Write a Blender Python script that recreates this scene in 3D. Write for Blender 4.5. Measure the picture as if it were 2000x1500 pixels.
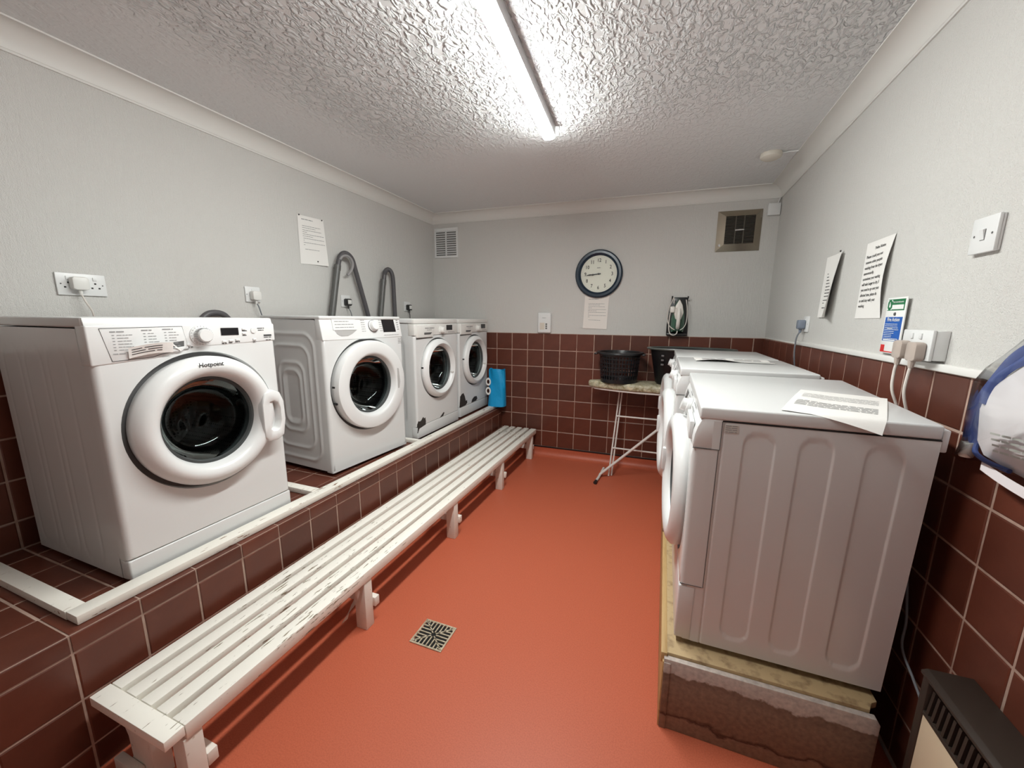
import bpy, bmesh, math, random
from mathutils import Vector, Matrix
random.seed(7)
SC = bpy.context.scene
for o in list(bpy.data.objects): bpy.data.objects.remove(o, do_unlink=True)
PI = math.pi

# ------------------------------------------------------------------ camera
F_PX, YAW, PITCH, ROLL, CZ, PX, PY = 756.2384, .3577, -.1816, .0095, 1.3382, 1011.1982, 760.7739
def cam_rows():
    cy, sy, cp, sp = math.cos(YAW), math.sin(YAW), math.cos(PITCH), math.sin(PITCH)
    f = Vector((-sy*cp, cy*cp, sp)); r = Vector((cy, sy, 0)); u = r.cross(f)
    cr, sr = math.cos(ROLL), math.sin(ROLL)
    return cr*r+sr*u, -sr*r+cr*u, f
r_, u_, f_ = cam_rows()
cd = bpy.data.cameras.new('camera'); cam = bpy.data.objects.new('camera', cd); SC.collection.objects.link(cam)
cam.matrix_world = Matrix(((r_.x, u_.x, -f_.x, 0), (r_.y, u_.y, -f_.y, 0), (r_.z, u_.z, -f_.z, CZ), (0, 0, 0, 1)))
cd.sensor_width = 36; cd.lens = F_PX*36/2000
cd.shift_x = (1000-PX)/2000; cd.shift_y = (PY-750)/2000
cd.clip_start = .02
SC.camera = cam
# ------------------------------------------------------------------ light and exposure
W = bpy.data.worlds.new('world'); SC.world = W; W.use_nodes = True
W.node_tree.nodes['Background'].inputs[0].default_value = (.9, .92, 1, 1)
W.node_tree.nodes['Background'].inputs[1].default_value = .05
SC.view_settings.view_transform = 'Standard'; SC.view_settings.look = 'None'
SC.view_settings.gamma = 1; SC.view_settings.use_curve_mapping = False
SC.view_settings.exposure = 0.0
LAMP = 146.0            # radiance of the tube's diffuser

# ------------------------------------------------------------------ room numbers (metres)
XL, XR = -2.2357, .7471
SL = .0271                                  # the back wall runs slightly out of square
def yb(x): return 3.5713+SL*x
ZC, ZW, ZT, ZP, XP = 2.3265, 2.2465, 1.2015, .4591, -1.4934
YF = -1.0
T = .158

# ------------------------------------------------------------------ materials
def lin(c):
    return tuple(((v/255)/12.92 if v/255 <= .04045 else ((v/255+.055)/1.055)**2.4) for v in c)+(1,)
def mat(name, col, rough=.5, metal=0, bump=None, vary=None, coat=0, spec=.5, emit=None, rnd=0):
    """col linear rgb; bump=(scale, strength, distance, detail); vary=(scale, colour2, lo, hi)"""
    m = bpy.data.materials.new(name); m.use_nodes = True
    nt = m.node_tree; b = nt.nodes['Principled BSDF']
    b.inputs['Base Color'].default_value = (*col[:3], 1)
    b.inputs['Roughness'].default_value = rough; b.inputs['Metallic'].default_value = metal
    b.inputs['Specular IOR Level'].default_value = spec
    b.inputs['Coat Weight'].default_value = coat
    tc = nt.nodes.new('ShaderNodeTexCoord')
    src = None
    if vary:
        n = nt.nodes.new('ShaderNodeTexNoise'); n.inputs['Scale'].default_value = vary[0]; n.inputs['Detail'].default_value = 5
        nt.links.new(tc.outputs['Object'], n.inputs['Vector'])
        rp = nt.nodes.new('ShaderNodeValToRGB')
        rp.color_ramp.elements[0].position = vary[2]; rp.color_ramp.elements[1].position = vary[3]
        rp.color_ramp.elements[0].color = (*col[:3], 1); rp.color_ramp.elements[1].color = (*vary[1][:3], 1)
        nt.links.new(n.outputs['Fac'], rp.inputs['Fac']); src = rp.outputs['Color']
        nt.links.new(src, b.inputs['Base Color'])
    if rnd:
        oi = nt.nodes.new('ShaderNodeObjectInfo'); mr = nt.nodes.new('ShaderNodeMapRange')
        mr.inputs['To Min'].default_value = 1-rnd; mr.inputs['To Max'].default_value = 1+rnd
        nt.links.new(oi.outputs['Random'], mr.inputs['Value'])
        mx = nt.nodes.new('ShaderNodeVectorMath'); mx.operation = 'SCALE'
        if src: nt.links.new(src, mx.inputs[0])
        else: mx.inputs[0].default_value = col[:3]
        nt.links.new(mr.outputs['Result'], mx.inputs['Scale']); nt.links.new(mx.outputs['Vector'], b.inputs['Base Color'])
    if bump:
        n = nt.nodes.new('ShaderNodeTexNoise'); n.inputs['Scale'].default_value = bump[0]
        n.inputs['Detail'].default_value = bump[3] if len(bump) > 3 else 3
        nt.links.new(tc.outputs['Object'], n.inputs['Vector'])
        bp = nt.nodes.new('ShaderNodeBump'); bp.inputs['Strength'].default_value = bump[1]; bp.inputs['Distance'].default_value = bump[2]
        nt.links.new(n.outputs['Fac'], bp.inputs['Height']); nt.links.new(bp.outputs['Normal'], b.inputs['Normal'])
    if emit:
        b.inputs['Emission Color'].default_value = (*emit[:3], 1); b.inputs['Emission Strength'].default_value = emit[3]
    return m
def glass_mat(name, tint, mixf=.12, rough=.02, ior=1.5, gtint=(1, 1, 1)):
    m = bpy.data.materials.new(name); m.use_nodes = True; nt = m.node_tree
    for n in list(nt.nodes): nt.nodes.remove(n)
    out = nt.nodes.new('ShaderNodeOutputMaterial'); mx = nt.nodes.new('ShaderNodeMixShader')
    tr = nt.nodes.new('ShaderNodeBsdfTransparent'); gl = nt.nodes.new('ShaderNodeBsdfGlossy'); fr = nt.nodes.new('ShaderNodeFresnel')
    ad = nt.nodes.new('ShaderNodeMath'); ad.operation = 'ADD'; ad.inputs[1].default_value = mixf
    fr.inputs['IOR'].default_value = ior; tr.inputs[0].default_value = (*tint, 1); gl.inputs['Color'].default_value = (*gtint, 1); gl.inputs['Roughness'].default_value = rough
    nt.links.new(fr.outputs[0], ad.inputs[0]); nt.links.new(ad.outputs[0], mx.inputs[0])
    nt.links.new(tr.outputs[0], mx.inputs[1]); nt.links.new(gl.outputs[0], mx.inputs[2]); nt.links.new(mx.outputs[0], out.inputs[0])
    return m
M = {}
def N(nt, t, **kw):
    n = nt.nodes.new(t)
    for k, v in kw.items(): n.inputs[k].default_value = v
    return n
# ceiling: artex, dying out to a smooth border near the far wall and the left wall
def ceiling_mat():
    m = mat('ceiling_artex', (.735, .75, .755), .75, spec=.3); nt = m.node_tree; b = nt.nodes['Principled BSDF']
    tc = nt.nodes.new('ShaderNodeTexCoord')
    mp = N(nt, 'ShaderNodeMapping', Scale=(1.0, .62, 1)); mp.inputs['Rotation'].default_value = (0, 0, -.35)
    nt.links.new(tc.outputs['Object'], mp.inputs['Vector'])
    n = N(nt, 'ShaderNodeTexNoise', Scale=46, Detail=2.5, Roughness=.5, Distortion=.8)
    nt.links.new(mp.outputs['Vector'], n.inputs['Vector'])
    rp = nt.nodes.new('ShaderNodeValToRGB'); rp.color_ramp.elements[0].position = .40; rp.color_ramp.elements[1].position = .66
    rp.color_ramp.interpolation = 'EASE'
    nt.links.new(n.outputs['Fac'], rp.inputs['Fac'])
    sx = nt.nodes.new('ShaderNodeSeparateXYZ'); nt.links.new(tc.outputs['Object'], sx.inputs[0])
    fy = nt.nodes.new('ShaderNodeMapRange'); fy.interpolation_type = 'SMOOTHSTEP'
    for k, v in (('From Min', 1.85), ('From Max', 2.45), ('To Min', 1), ('To Max', .16)): fy.inputs[k].default_value = v
    fx = nt.nodes.new('ShaderNodeMapRange'); fx.interpolation_type = 'SMOOTHSTEP'
    for k, v in (('From Min', -1.85), ('From Max', -1.5), ('To Min', .12), ('To Max', 1)): fx.inputs[k].default_value = v
    nt.links.new(sx.outputs['Y'], fy.inputs['Value']); nt.links.new(sx.outputs['X'], fx.inputs['Value'])
    mu = nt.nodes.new('ShaderNodeMath'); mu.operation = 'MULTIPLY'
    nt.links.new(fy.outputs[0], mu.inputs[0]); nt.links.new(fx.outputs[0], mu.inputs[1])
    m2 = nt.nodes.new('ShaderNodeMath'); m2.operation = 'MULTIPLY'
    nt.links.new(mu.outputs[0], m2.inputs[0]); nt.links.new(rp.outputs['Color'], m2.inputs[1])
    bp = N(nt, 'ShaderNodeBump', Strength=1.0, Distance=.0105)
    nt.links.new(m2.outputs[0], bp.inputs['Height']); nt.links.new(bp.outputs['Normal'], b.inputs['Normal'])
    return m
def wallpaper_mat():
    m = mat('embossed_wallpaper', (.635, .622, .597), .62, spec=.35); nt = m.node_tree; b = nt.nodes['Principled BSDF']
    tc = nt.nodes.new('ShaderNodeTexCoord')
    mp = N(nt, 'ShaderNodeMapping', Scale=(1, 1, .22)); nt.links.new(tc.outputs['Object'], mp.inputs['Vector'])
    n = N(nt, 'ShaderNodeTexNoise', Scale=95, Detail=3, Distortion=1.0); nt.links.new(mp.outputs['Vector'], n.inputs['Vector'])
    n2 = N(nt, 'ShaderNodeTexNoise', Scale=330, Detail=2); nt.links.new(tc.outputs['Object'], n2.inputs['Vector'])
    ad = nt.nodes.new('ShaderNodeMath'); nt.links.new(n.outputs['Fac'], ad.inputs[0]); nt.links.new(n2.outputs['Fac'], ad.inputs[1])
    bp = N(nt, 'ShaderNodeBump', Strength=.8, Distance=.0035)
    nt.links.new(ad.outputs[0], bp.inputs['Height']); nt.links.new(bp.outputs['Normal'], b.inputs['Normal'])
    return m
def chipped_paint(name, col, under, scale, lo, hi, stretch=(14, 1.2, 14), rough=.55):
    m = mat(name, col, rough); nt = m.node_tree; b = nt.nodes['Principled BSDF']
    tc = nt.nodes.new('ShaderNodeTexCoord'); mp = N(nt, 'ShaderNodeMapping', Scale=stretch)
    nt.links.new(tc.outputs['Object'], mp.inputs['Vector'])
    n = N(nt, 'ShaderNodeTexNoise', Scale=scale, Detail=4, Roughness=.6); nt.links.new(mp.outputs['Vector'], n.inputs['Vector'])
    g = N(nt, 'ShaderNodeTexNoise', Scale=1.7, Detail=2); nt.links.new(tc.outputs['Object'], g.inputs['Vector'])
    ad = nt.nodes.new('ShaderNodeMath'); ad.operation = 'MULTIPLY_ADD'; ad.inputs[1].default_value = .35
    nt.links.new(g.outputs['Fac'], ad.inputs[0]); nt.links.new(n.outputs['Fac'], ad.inputs[2])
    rp = nt.nodes.new('ShaderNodeValToRGB'); rp.color_ramp.elements[0].position = lo; rp.color_ramp.elements[1].position = hi
    rp.color_ramp.elements[0].color = (*col[:3], 1); rp.color_ramp.elements[1].color = (*under, 1)
    nt.links.new(ad.outputs[0], rp.inputs['Fac']); nt.links.new(rp.outputs['Color'], b.inputs['Base Color'])
    bp = N(nt, 'ShaderNodeBump', Strength=.4, Distance=.002); bp.invert = True
    nt.links.new(rp.outputs['Color'], bp.inputs['Height']); nt.links.new(bp.outputs['Normal'], b.inputs['Normal'])
    return m
def wood_mat(name, c1, c2, axis=1, rough=.6):
    m = mat(name, c1, rough); nt = m.node_tree; b = nt.nodes['Principled BSDF']
    tc = nt.nodes.new('ShaderNodeTexCoord'); s = [18, 18, 18]; s[axis] = 1.5
    mp = N(nt, 'ShaderNodeMapping', Scale=tuple(s)); nt.links.new(tc.outputs['Object'], mp.inputs['Vector'])
    n = N(nt, 'ShaderNodeTexNoise', Scale=2.2, Detail=6, Roughness=.65, Distortion=.6); nt.links.new(mp.outputs['Vector'], n.inputs['Vector'])
    rp = nt.nodes.new('ShaderNodeValToRGB'); rp.color_ramp.elements[0].position = .35; rp.color_ramp.elements[1].position = .68
    rp.color_ramp.elements[0].color = (*c1, 1); rp.color_ramp.elements[1].color = (*c2, 1)
    nt.links.new(n.outputs['Fac'], rp.inputs['Fac']); nt.links.new(rp.outputs['Color'], b.inputs['Base Color'])
    return m
def stained_board_mat():
    # fibreboard end panel: bare paint along the top, a ragged brown damp mark below it, a dark line near the floor
    m = mat('stained_board', (.3, .24, .2), .75); nt = m.node_tree; b = nt.nodes['Principled BSDF']
    tc = nt.nodes.new('ShaderNodeTexCoord'); sx = nt.nodes.new('ShaderNodeSeparateXYZ'); nt.links.new(tc.outputs['Object'], sx.inputs[0])
    n = N(nt, 'ShaderNodeTexNoise', Scale=9, Detail=6, Roughness=.6); nt.links.new(tc.outputs['Object'], n.inputs['Vector'])
    a = nt.nodes.new('ShaderNodeMath'); a.operation = 'MULTIPLY_ADD'; a.inputs[1].default_value = .10
    nt.links.new(n.outputs['Fac'], a.inputs[0]); nt.links.new(sx.outputs['Z'], a.inputs[2])
    rp = nt.nodes.new('ShaderNodeValToRGB'); cr = rp.color_ramp
    mr = nt.nodes.new('ShaderNodeMapRange'); mr.inputs['From Min'].default_value = .04; mr.inputs['From Max'].default_value = .34
    nt.links.new(a.outputs[0], mr.inputs['Value']); nt.links.new(mr.outputs[0], rp.inputs['Fac'])
    stops = [(0, (.25, .17, .12)), (.20, (.25, .165, .115)), (.225, (.06, .03, .02)), (.26, (.20, .125, .085)), (.60, (.215, .14, .10)), (.735, (.17, .105, .075)), (.755, (.44, .37, .33)), (1, (.47, .41, .37))]
    while len(cr.elements) < len(stops): cr.elements.new(.5)
    for e, (p, c) in zip(cr.elements, stops): e.position = p; e.color = (*c, 1)
    n2 = N(nt, 'ShaderNodeTexNoise', Scale=70, Detail=4); nt.links.new(tc.outputs['Object'], n2.inputs['Vector'])
    mx = nt.nodes.new('ShaderNodeMix'); mx.data_type = 'RGBA'; mx.blend_type = 'OVERLAY'; mx.inputs[0].default_value = .5
    nt.links.new(rp.outputs['Color'], mx.inputs[6]); nt.links.new(n2.outputs['Fac'], mx.inputs[7])
    nt.links.new(mx.outputs[2], b.inputs['Base Color'])
    return m
def cover_mat():
    m = mat('patterned_cover', (.5, .47, .38), .5); nt = m.node_tree; b = nt.nodes['Principled BSDF']
    tc = nt.nodes.new('ShaderNodeTexCoord')
    n = N(nt, 'ShaderNodeTexNoise', Scale=28, Detail=3, Distortion=1.2); nt.links.new(tc.outputs['Object'], n.inputs['Vector'])
    rp = nt.nodes.new('ShaderNodeValToRGB'); cr = rp.color_ramp
    stops = [(.3, (.16, .12, .04)), (.42, (.36, .32, .20)), (.55, (.44, .41, .30)), (.7, (.66, .58, .40))]
    while len(cr.elements) < 4: cr.elements.new(.5)
    for e, (p, c) in zip(cr.elements, stops): e.position = p; e.color = (*c, 1)
    nt.links.new(n.outputs['Fac'], rp.inputs['Fac']); nt.links.new(rp.outputs['Color'], b.inputs['Base Color'])
    return m
def drum_mat():
    m = mat('perforated_steel', (.10, .10, .10), .38, .9); nt = m.node_tree; b = nt.nodes['Principled BSDF']
    tc = nt.nodes.new('ShaderNodeTexCoord'); v = N(nt, 'ShaderNodeTexVoronoi', Scale=75, Randomness=.15)
    nt.links.new(tc.outputs['Object'], v.inputs['Vector'])
    rp = nt.nodes.new('ShaderNodeValToRGB'); rp.color_ramp.elements[0].position = .26; rp.color_ramp.elements[1].position = .34
    rp.color_ramp.elements[0].color = (.01, .01, .01, 1); rp.color_ramp.elements[1].color = (.11, .105, .105, 1)
    nt.links.new(v.outputs['Distance'], rp.inputs['Fac']); nt.links.new(rp.outputs['Color'], b.inputs['Base Color'])
    return m
M['ceiling'] = ceiling_mat()
M['wallpaper'] = wallpaper_mat()
M['cornice'] = mat('cornice_paint', (.72, .71, .68), .5)
M['tile'] = mat('quarry_tile', (.122, .034, .019), .38, vary=(9, (.09, .024, .014), .35, .75), bump=(60, .12, .002), rnd=.2)
M['grout'] = mat('grout', (.44, .31, .25), .85, vary=(20, (.33, .21, .16), .4, .7))
M['floor'] = mat('safety_vinyl', (.515, .122, .061), .45, vary=(240, (.45, .10, .049), .42, .62), bump=(420, .10, .001), spec=.4)
M['cap'] = mat('black_cap', (.012, .01, .01), .4)
M['enamel'] = mat('white_enamel', (.69, .695, .69), .24, bump=(2.5, .02, .01))
M['plastic'] = mat('white_plastic', (.75, .755, .75), .3)
M['oldplastic'] = mat('aged_white_plastic', (.73, .72, .69), .36)
M['greyline'] = mat('seam_grey', (.10, .10, .10), .6)
M['seamdark'] = mat('gap_black', (.02, .018, .017), .8)
M['ink'] = mat('print_ink', (.05, .05, .05), .7)
M['greyink'] = mat('grey_print', (.30, .30, .30), .7)
M['black'] = mat('black_plastic', (.012, .012, .013), .3)
M['display'] = mat('display_black', (.01, .009, .011), .15)
M['rubber'] = mat('grey_rubber', (.05, .055, .055), .5)
M['drum'] = drum_mat()
M['chrome'] = mat('chrome', (.75, .75, .75), .15, 1)
M['glass'] = glass_mat('door_glass', (.60, .65, .65), .008, .02, 1.26, (.62, .66, .66))
M['bagfilm'] = glass_mat('clear_polythene', (.93, .93, .92), .03, .12, 1.35)
M['paper'] = mat('paper', (.82, .80, .77), .7)
M['paperwarm'] = mat('paper_warm', (.80, .755, .71), .7)
M['bench'] = chipped_paint('white_bench_paint', (.90, .87, .795), (.30, .25, .18), 1.6, .835, .865, (62, 9, 62))
M['legpaint'] = mat('worn_leg_paint', (.80, .75, .68), .6, vary=(55, (.50, .40, .30), .66, .74))
M['trim'] = chipped_paint('white_trim_paint', (.82, .79, .72), (.22, .11, .05), 1.5, .82, .85, (55, 9, 55))
M['dadopaint'] = mat('dado_white', (.78, .77, .74), .45)
M['ply'] = mat('plywood', (.46, .33, .175), .7, vary=(35, (.25, .16, .08), .5, .72), bump=(40, .3, .003))
M['softwood'] = wood_mat('yellow_softwood', (.56, .38, .17), (.40, .25, .10))
M['board'] = stained_board_mat()
M['hose'] = mat('grey_hose', (.085, .08, .085), .45)
M['pipe'] = mat('grey_waste_pipe', (.10, .10, .095), .4)
M['cord'] = mat('white_cord', (.70, .65, .60), .45)
M['greycord'] = mat('grey_cord', (.17, .18, .20), .45)
M['plugtaupe'] = mat('taupe_plug', (.46, .385, .34), .3)
M['greyplug'] = mat('grey_plug', (.20, .23, .29), .4)
M['plugdark_shade'] = mat('dark_plug_and_shade', (.02, .02, .02), .4)  # dark plug colour, also painted as the shade on a plug's sides
M['clockrim'] = mat('navy_rim', (.006, .020, .040), .3)
M['clockface'] = mat('clock_face', (.78, .78, .70), .5)
M['steel'] = mat('brushed_bronze_steel', (.40, .35, .28), .24, 1)
M['castiron'] = mat('worn_drain_metal', (.60, .52, .39), .45, .35, vary=(60, (.35, .29, .2), .4, .7))
M['void'] = mat('dark_void', (.004, .004, .004), .9)
M['basket'] = mat('black_basket', (.008, .008, .010), .35)
M['tub'] = mat('black_tub', (.007, .007, .008), .35, spec=.3)
M['tubsheen'] = mat('tub_rim_sheen', (.10, .115, .105), .35)  # shine on the black rim, put into its base colour
M['cover'] = cover_mat()
M['whitemetal'] = mat('white_tube', (.74, .70, .66), .35)
M['irongreen'] = mat('iron_green', (.05, .13, .085), .2, coat=.4)
M['ironwhite'] = mat('iron_white', (.78, .75, .70), .35)
M['blue'] = mat('blue_carrier', (0.005, .32, .65), .35, bump=(14, .35, .02, 2))
M['bluecloth'] = mat('blue_binding', (.055, .095, .30), .7)
M['whitecloth'] = mat('white_cloth', (.80, .77, .79), .8, bump=(7, .3, .02))
M['heatdark'] = mat('brown_heater_metal', (.035, .024, .018), .5)
M['cream'] = mat('cream_panel', (.74, .62, .44), .45)
M['green'] = mat('sign_green', (.01, .16, .06), .4)
M['signblue'] = mat('sign_blue', (.01, .10, .42), .4)
M['red'] = mat('sign_red', (.62, .02, .02), .4)
M['signwhite'] = mat('sign_white', (.84, .84, .82), .35)
M['chip'] = mat('rust_chip', (.028, .022, .018), .7)
M['tack'] = mat('blu_tack', (.035, .03, .03), .6)
M['lampbody'] = mat('lamp_white', (.72, .72, .74), .4)
M['emit'] = mat('opal_diffuser', (.9, .9, .9), .4, emit=(.955, .985, .955, LAMP))

# ------------------------------------------------------------------ mesh helpers
class MB:
    def __init__(s): s.v = []; s.f = []
    def add(s, vs, fs, X=None):
        k = len(s.v)
        s.v += [tuple(X @ Vector(p)) if X is not None else tuple(p) for p in vs]
        s.f += [tuple(i+k for i in f) for f in fs]; return s
    def bm(s, b, X=None):
        b.verts.index_update(); vs = [v.co.copy() for v in b.verts]; fs = [[v.index for v in f.verts] for f in b.faces]; b.free()
        return s.add(vs, fs, X)
    def box(s, a, c, bev=0, seg=2, X=None):
        a, c = [min(p, q) for p, q in zip(a, c)], [max(p, q) for p, q in zip(a, c)]
        b = bmesh.new(); bmesh.ops.create_cube(b, size=1)
        for v in b.verts: v.co = Vector([a[i]+(v.co[i]+.5)*(c[i]-a[i]) for i in range(3)])
        if bev: bmesh.ops.bevel(b, geom=list(b.edges), offset=bev, segments=seg, affect='EDGES', profile=.5)
        return s.bm(b, X)
    def prism(s, poly, h0, h1, ax='x', bev=0, seg=2, X=None):
        """poly in the plane normal to ax: x->(y,z), y->(x,z), z->(x,y)"""
        def P(p, h): return (h, p[0], p[1]) if ax == 'x' else (p[0], h, p[1]) if ax == 'y' else (p[0], p[1], h)
        b = bmesh.new(); A = [b.verts.new(P(p, h0)) for p in poly]; B = [b.verts.new(P(p, h1)) for p in poly]; n = len(poly)
        b.faces.new(A); b.faces.new(B[::-1])
        for i in range(n): b.faces.new((A[i], B[i], B[(i+1) % n], A[(i+1) % n]))
        bmesh.ops.recalc_face_normals(b, faces=list(b.faces))
        if bev: bmesh.ops.bevel(b, geom=list(b.edges), offset=bev, segments=seg, affect='EDGES', profile=.5)
        return s.bm(b, X)
    def lathe(s, prof, ax='z', c=(0, 0, 0), seg=48, ell=(1, 1), X=None, close=False):
        """prof: (radius, height) pairs"""
        vs, fs, n = [], [], len(prof)
        for i in range(seg):
            a = 2*PI*i/seg; ca, sa = math.cos(a), math.sin(a)
            for r, h in prof:
                u, w = r*ca*ell[0], r*sa*ell[1]
                p = (h, u, w) if ax == 'x' else (u, h, w) if ax == 'y' else (u, w, h)
                vs.append((p[0]+c[0], p[1]+c[1], p[2]+c[2]))
        for i in range(seg):
            j = (i+1) % seg
            for k in range(n if close else n-1):
                l = (k+1) % n
                fs.append((i*n+k, j*n+k, j*n+l, i*n+l))
        b = bmesh.new(); bv = [b.verts.new(p) for p in vs]
        for f in fs:
            try: b.faces.new([bv[i] for i in f])
            except ValueError: pass
        bmesh.ops.remove_doubles(b, verts=list(b.verts), dist=1e-6); bmesh.ops.recalc_face_normals(b, faces=list(b.faces))
        return s.bm(b, X)
    def tube(s, path, r, seg=10, closed=False, X=None):
        P = [Vector(p) for p in path]; n = len(P); vs, fs = [], []; ref = None
        for i in range(n):
            t = (P[(i+1) % n]-P[i-1]) if closed else (P[min(i+1, n-1)]-P[max(i-1, 0)])
            t.normalize()
            if ref is None:
                ref = Vector((0, 0, 1)) if abs(t.z) < .9 else Vector((1, 0, 0))
            ref = (ref-t*ref.dot(t)).normalized(); bn = t.cross(ref)
            for k in range(seg):
                a = 2*PI*k/seg; rr = r[i] if isinstance(r, (list, tuple)) else r
                vs.append(P[i]+rr*(math.cos(a)*ref+math.sin(a)*bn))
        for i in range(n if closed else n-1):
            j = (i+1) % n
            for k in range(seg): fs.append((i*seg+k, i*seg+(k+1) % seg, j*seg+(k+1) % seg, j*seg+k))
        if not closed: fs += [tuple(range(seg))[::-1], tuple((n-1)*seg+k for k in range(seg))]
        return s.add(vs, fs, X)
    def grid(s, fn, nu, nv, X=None):
        vs = [fn(i/nu, j/nv) for i in range(nu+1) for j in range(nv+1)]
        fs = [(i*(nv+1)+j, (i+1)*(nv+1)+j, (i+1)*(nv+1)+j+1, i*(nv+1)+j+1) for i in range(nu) for j in range(nv)]
        return s.add(vs, fs, X)
    def mesh(s, name, m, ang=35):
        me = bpy.data.meshes.new(name); me.from_pydata([tuple(p) for p in s.v], [], s.f); me.update()
        if m is not None: me.materials.append(m)
        if ang: me.shade_smooth(); me.set_sharp_from_angle(angle=math.radians(ang))
        return me
def link(name, me, parent=None, loc=None, rot=None):
    o = bpy.data.objects.new(name, me); SC.collection.objects.link(o)
    if parent is not None: o.parent = parent
    if loc is not None: o.location = loc
    if rot is not None: o.rotation_euler = rot
    return o
def part(name, mb, m, parent, label=None, ang=35, loc=None, rot=None):
    o = link(name, mb.mesh(name, M[m] if isinstance(m, str) else m, ang), parent, loc, rot)
    if label: o['label'] = label
    return o
def thing(name, label, cat, loc=(0, 0, 0), rot=(0, 0, 0), group=None):
    o = link(name, None, None, loc, rot); o['label'] = label; o['category'] = cat
    if group: o['group'] = group
    o.empty_display_size = .05
    return o
def tag(o, label, cat, group=None):
    o['label'] = label; o['category'] = cat
    if group: o['group'] = group
    return o
def struct(name, mb, m, parent=None, ang=35, label=None):
    o = part(name, mb, m, parent, None, ang)
    if parent is None: o['kind'] = 'structure'
    if label: o['label'] = label
    return o
def spline(pts, n=8):
    P = [Vector(p) for p in pts]; out = []
    for i in range(len(P)-1):
        a, b, c, d = P[max(i-1, 0)], P[i], P[i+1], P[min(i+2, len(P)-1)]
        for k in range(n):
            t = k/n; out.append(.5*((2*b)+(-a+c)*t+(2*a-5*b+4*c-d)*t*t+(-a+3*b-3*c+d)*t**3))
    out.append(P[-1]); return out
_tc = {}
def text_geo(s, size, align='LEFT', bold=0):
    k = (s, size, align, bold)
    if k in _tc: return _tc[k]
    cu = bpy.data.curves.new('t', 'FONT'); cu.body = s; cu.size = size; cu.align_x = align; cu.align_y = 'CENTER'
    cu.resolution_u = 2; cu.offset = bold
    o = bpy.data.objects.new('t', cu); SC.collection.objects.link(o)
    me = o.to_mesh(); r = ([v.co.copy() for v in me.vertices], [tuple(p.vertices) for p in me.polygons])
    o.to_mesh_clear(); bpy.data.objects.remove(o); bpy.data.curves.remove(cu); _tc[k] = r
    return r
def add_text(mb, fn, s, u, v, size, align='LEFT', bold=0, sx=1):
    vs, fs = text_geo(s, size, align, bold)
    return mb.add([fn(u+p.x*sx, v+p.y) for p in vs], fs)
def add_bar(mb, fn, u0, u1, v, h, words=True, rng=random):
    """an unreadably small printed line: word-long dashes"""
    u = u0
    while u < u1-.002:
        w = rng.uniform(.008, .022)*h/.003 if words else u1-u0
        w = min(w, u1-u)
        n = 3
        vs = []; fs = []
        for i in range(n+1): vs += [fn(u+w*i/n, v-h/2), fn(u+w*i/n, v+h/2)]
        for i in range(n): fs.append((2*i, 2*i+2, 2*i+3, 2*i+1))
        mb.add(vs, fs); u += w+h*.7

# ------------------------------------------------------------------ the room shell
th = .12
fl = struct('floor', MB().box((XL-.1, YF-.1, -.1), (XR+.1, 3.72, 0)), 'floor', ang=0)
ce = struct('ceiling', MB().add([(XL-.1, YF-.1, ZC), (XL-.1, 3.7, ZC), (XR+.1, 3.7, ZC), (XR+.1, YF-.1, ZC), (XL-.1, YF-.1, ZC+.1), (XL-.1, 3.7, ZC+.1), (XR+.1, 3.7, ZC+.1), (XR+.1, YF-.1, ZC+.1)],
            [(0, 1, 2, 3), (7, 6, 5, 4), (0, 4, 5, 1), (1, 5, 6, 2), (2, 6, 7, 3), (3, 7, 4, 0)]), 'ceiling', ang=0)
wl = struct('wall_left', MB().box((XL-th, YF, 0), (XL, 3.6, ZC)), 'wallpaper', ang=0)
wr = struct('wall_right', MB().box((XR, YF, 0), (XR+th, 3.7, ZC)), 'wallpaper', ang=0)
wf = struct('wall_front', MB().box((XL-th, YF-th, 0), (XR+th, YF, ZC)), 'wallpaper', ang=0)
wb = struct('wall_back', MB().box((-.15, 0, 0), (3.2, th, ZC)), 'wallpaper', ang=0)
RB = math.atan(SL); wb.location = (XL, yb(XL), 0); wb.rotation_euler = (0, 0, RB)
def bw(x): return (x-XL)/math.cos(RB)                      # along the back wall, from its left end
def back_loc(x, z, d=0):                                    # a point d in front of the back wall
    return (x+d*math.sin(RB), yb(x)-d*math.cos(RB), z)
# coved cornice
def cornice_prof():
    p = [(0, -.085), (.006, -.085), (.006, -.077)]
    for k in range(9):
        a = k/8*PI/2; p.append((.008+.070*(1-math.cos(a)), -.075+.069*math.sin(a)))
    return p+[(.080, -.006), (.088, -.006), (.088, 0), (0, 0)]
CP = cornice_prof()
def cornice(name, a, b, nrm):
    mb = MB(); n = len(CP); vs = []
    for e in (a, b):
        for d, h in CP: vs.append((e[0]+nrm[0]*d, e[1]+nrm[1]*d, ZC+h))
    mb.add(vs, [(i, (i+1) % n, n+(i+1) % n, n+i) for i in range(n)]+[tuple(range(n)), tuple(range(2*n-1, n-1, -1))])
    b_ = struct(name, mb, 'cornice', ang=30)
    return b_
cornice('trim_1', (XL, YF), (XL, yb(XL)), (1, 0))
cornice('trim_2', (XL, yb(XL)), (XR, yb(XR)), (math.sin(RB), -math.cos(RB)))
cornice('trim_3', (XR, YF), (XR, yb(XR)), (-1, 0))

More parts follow.
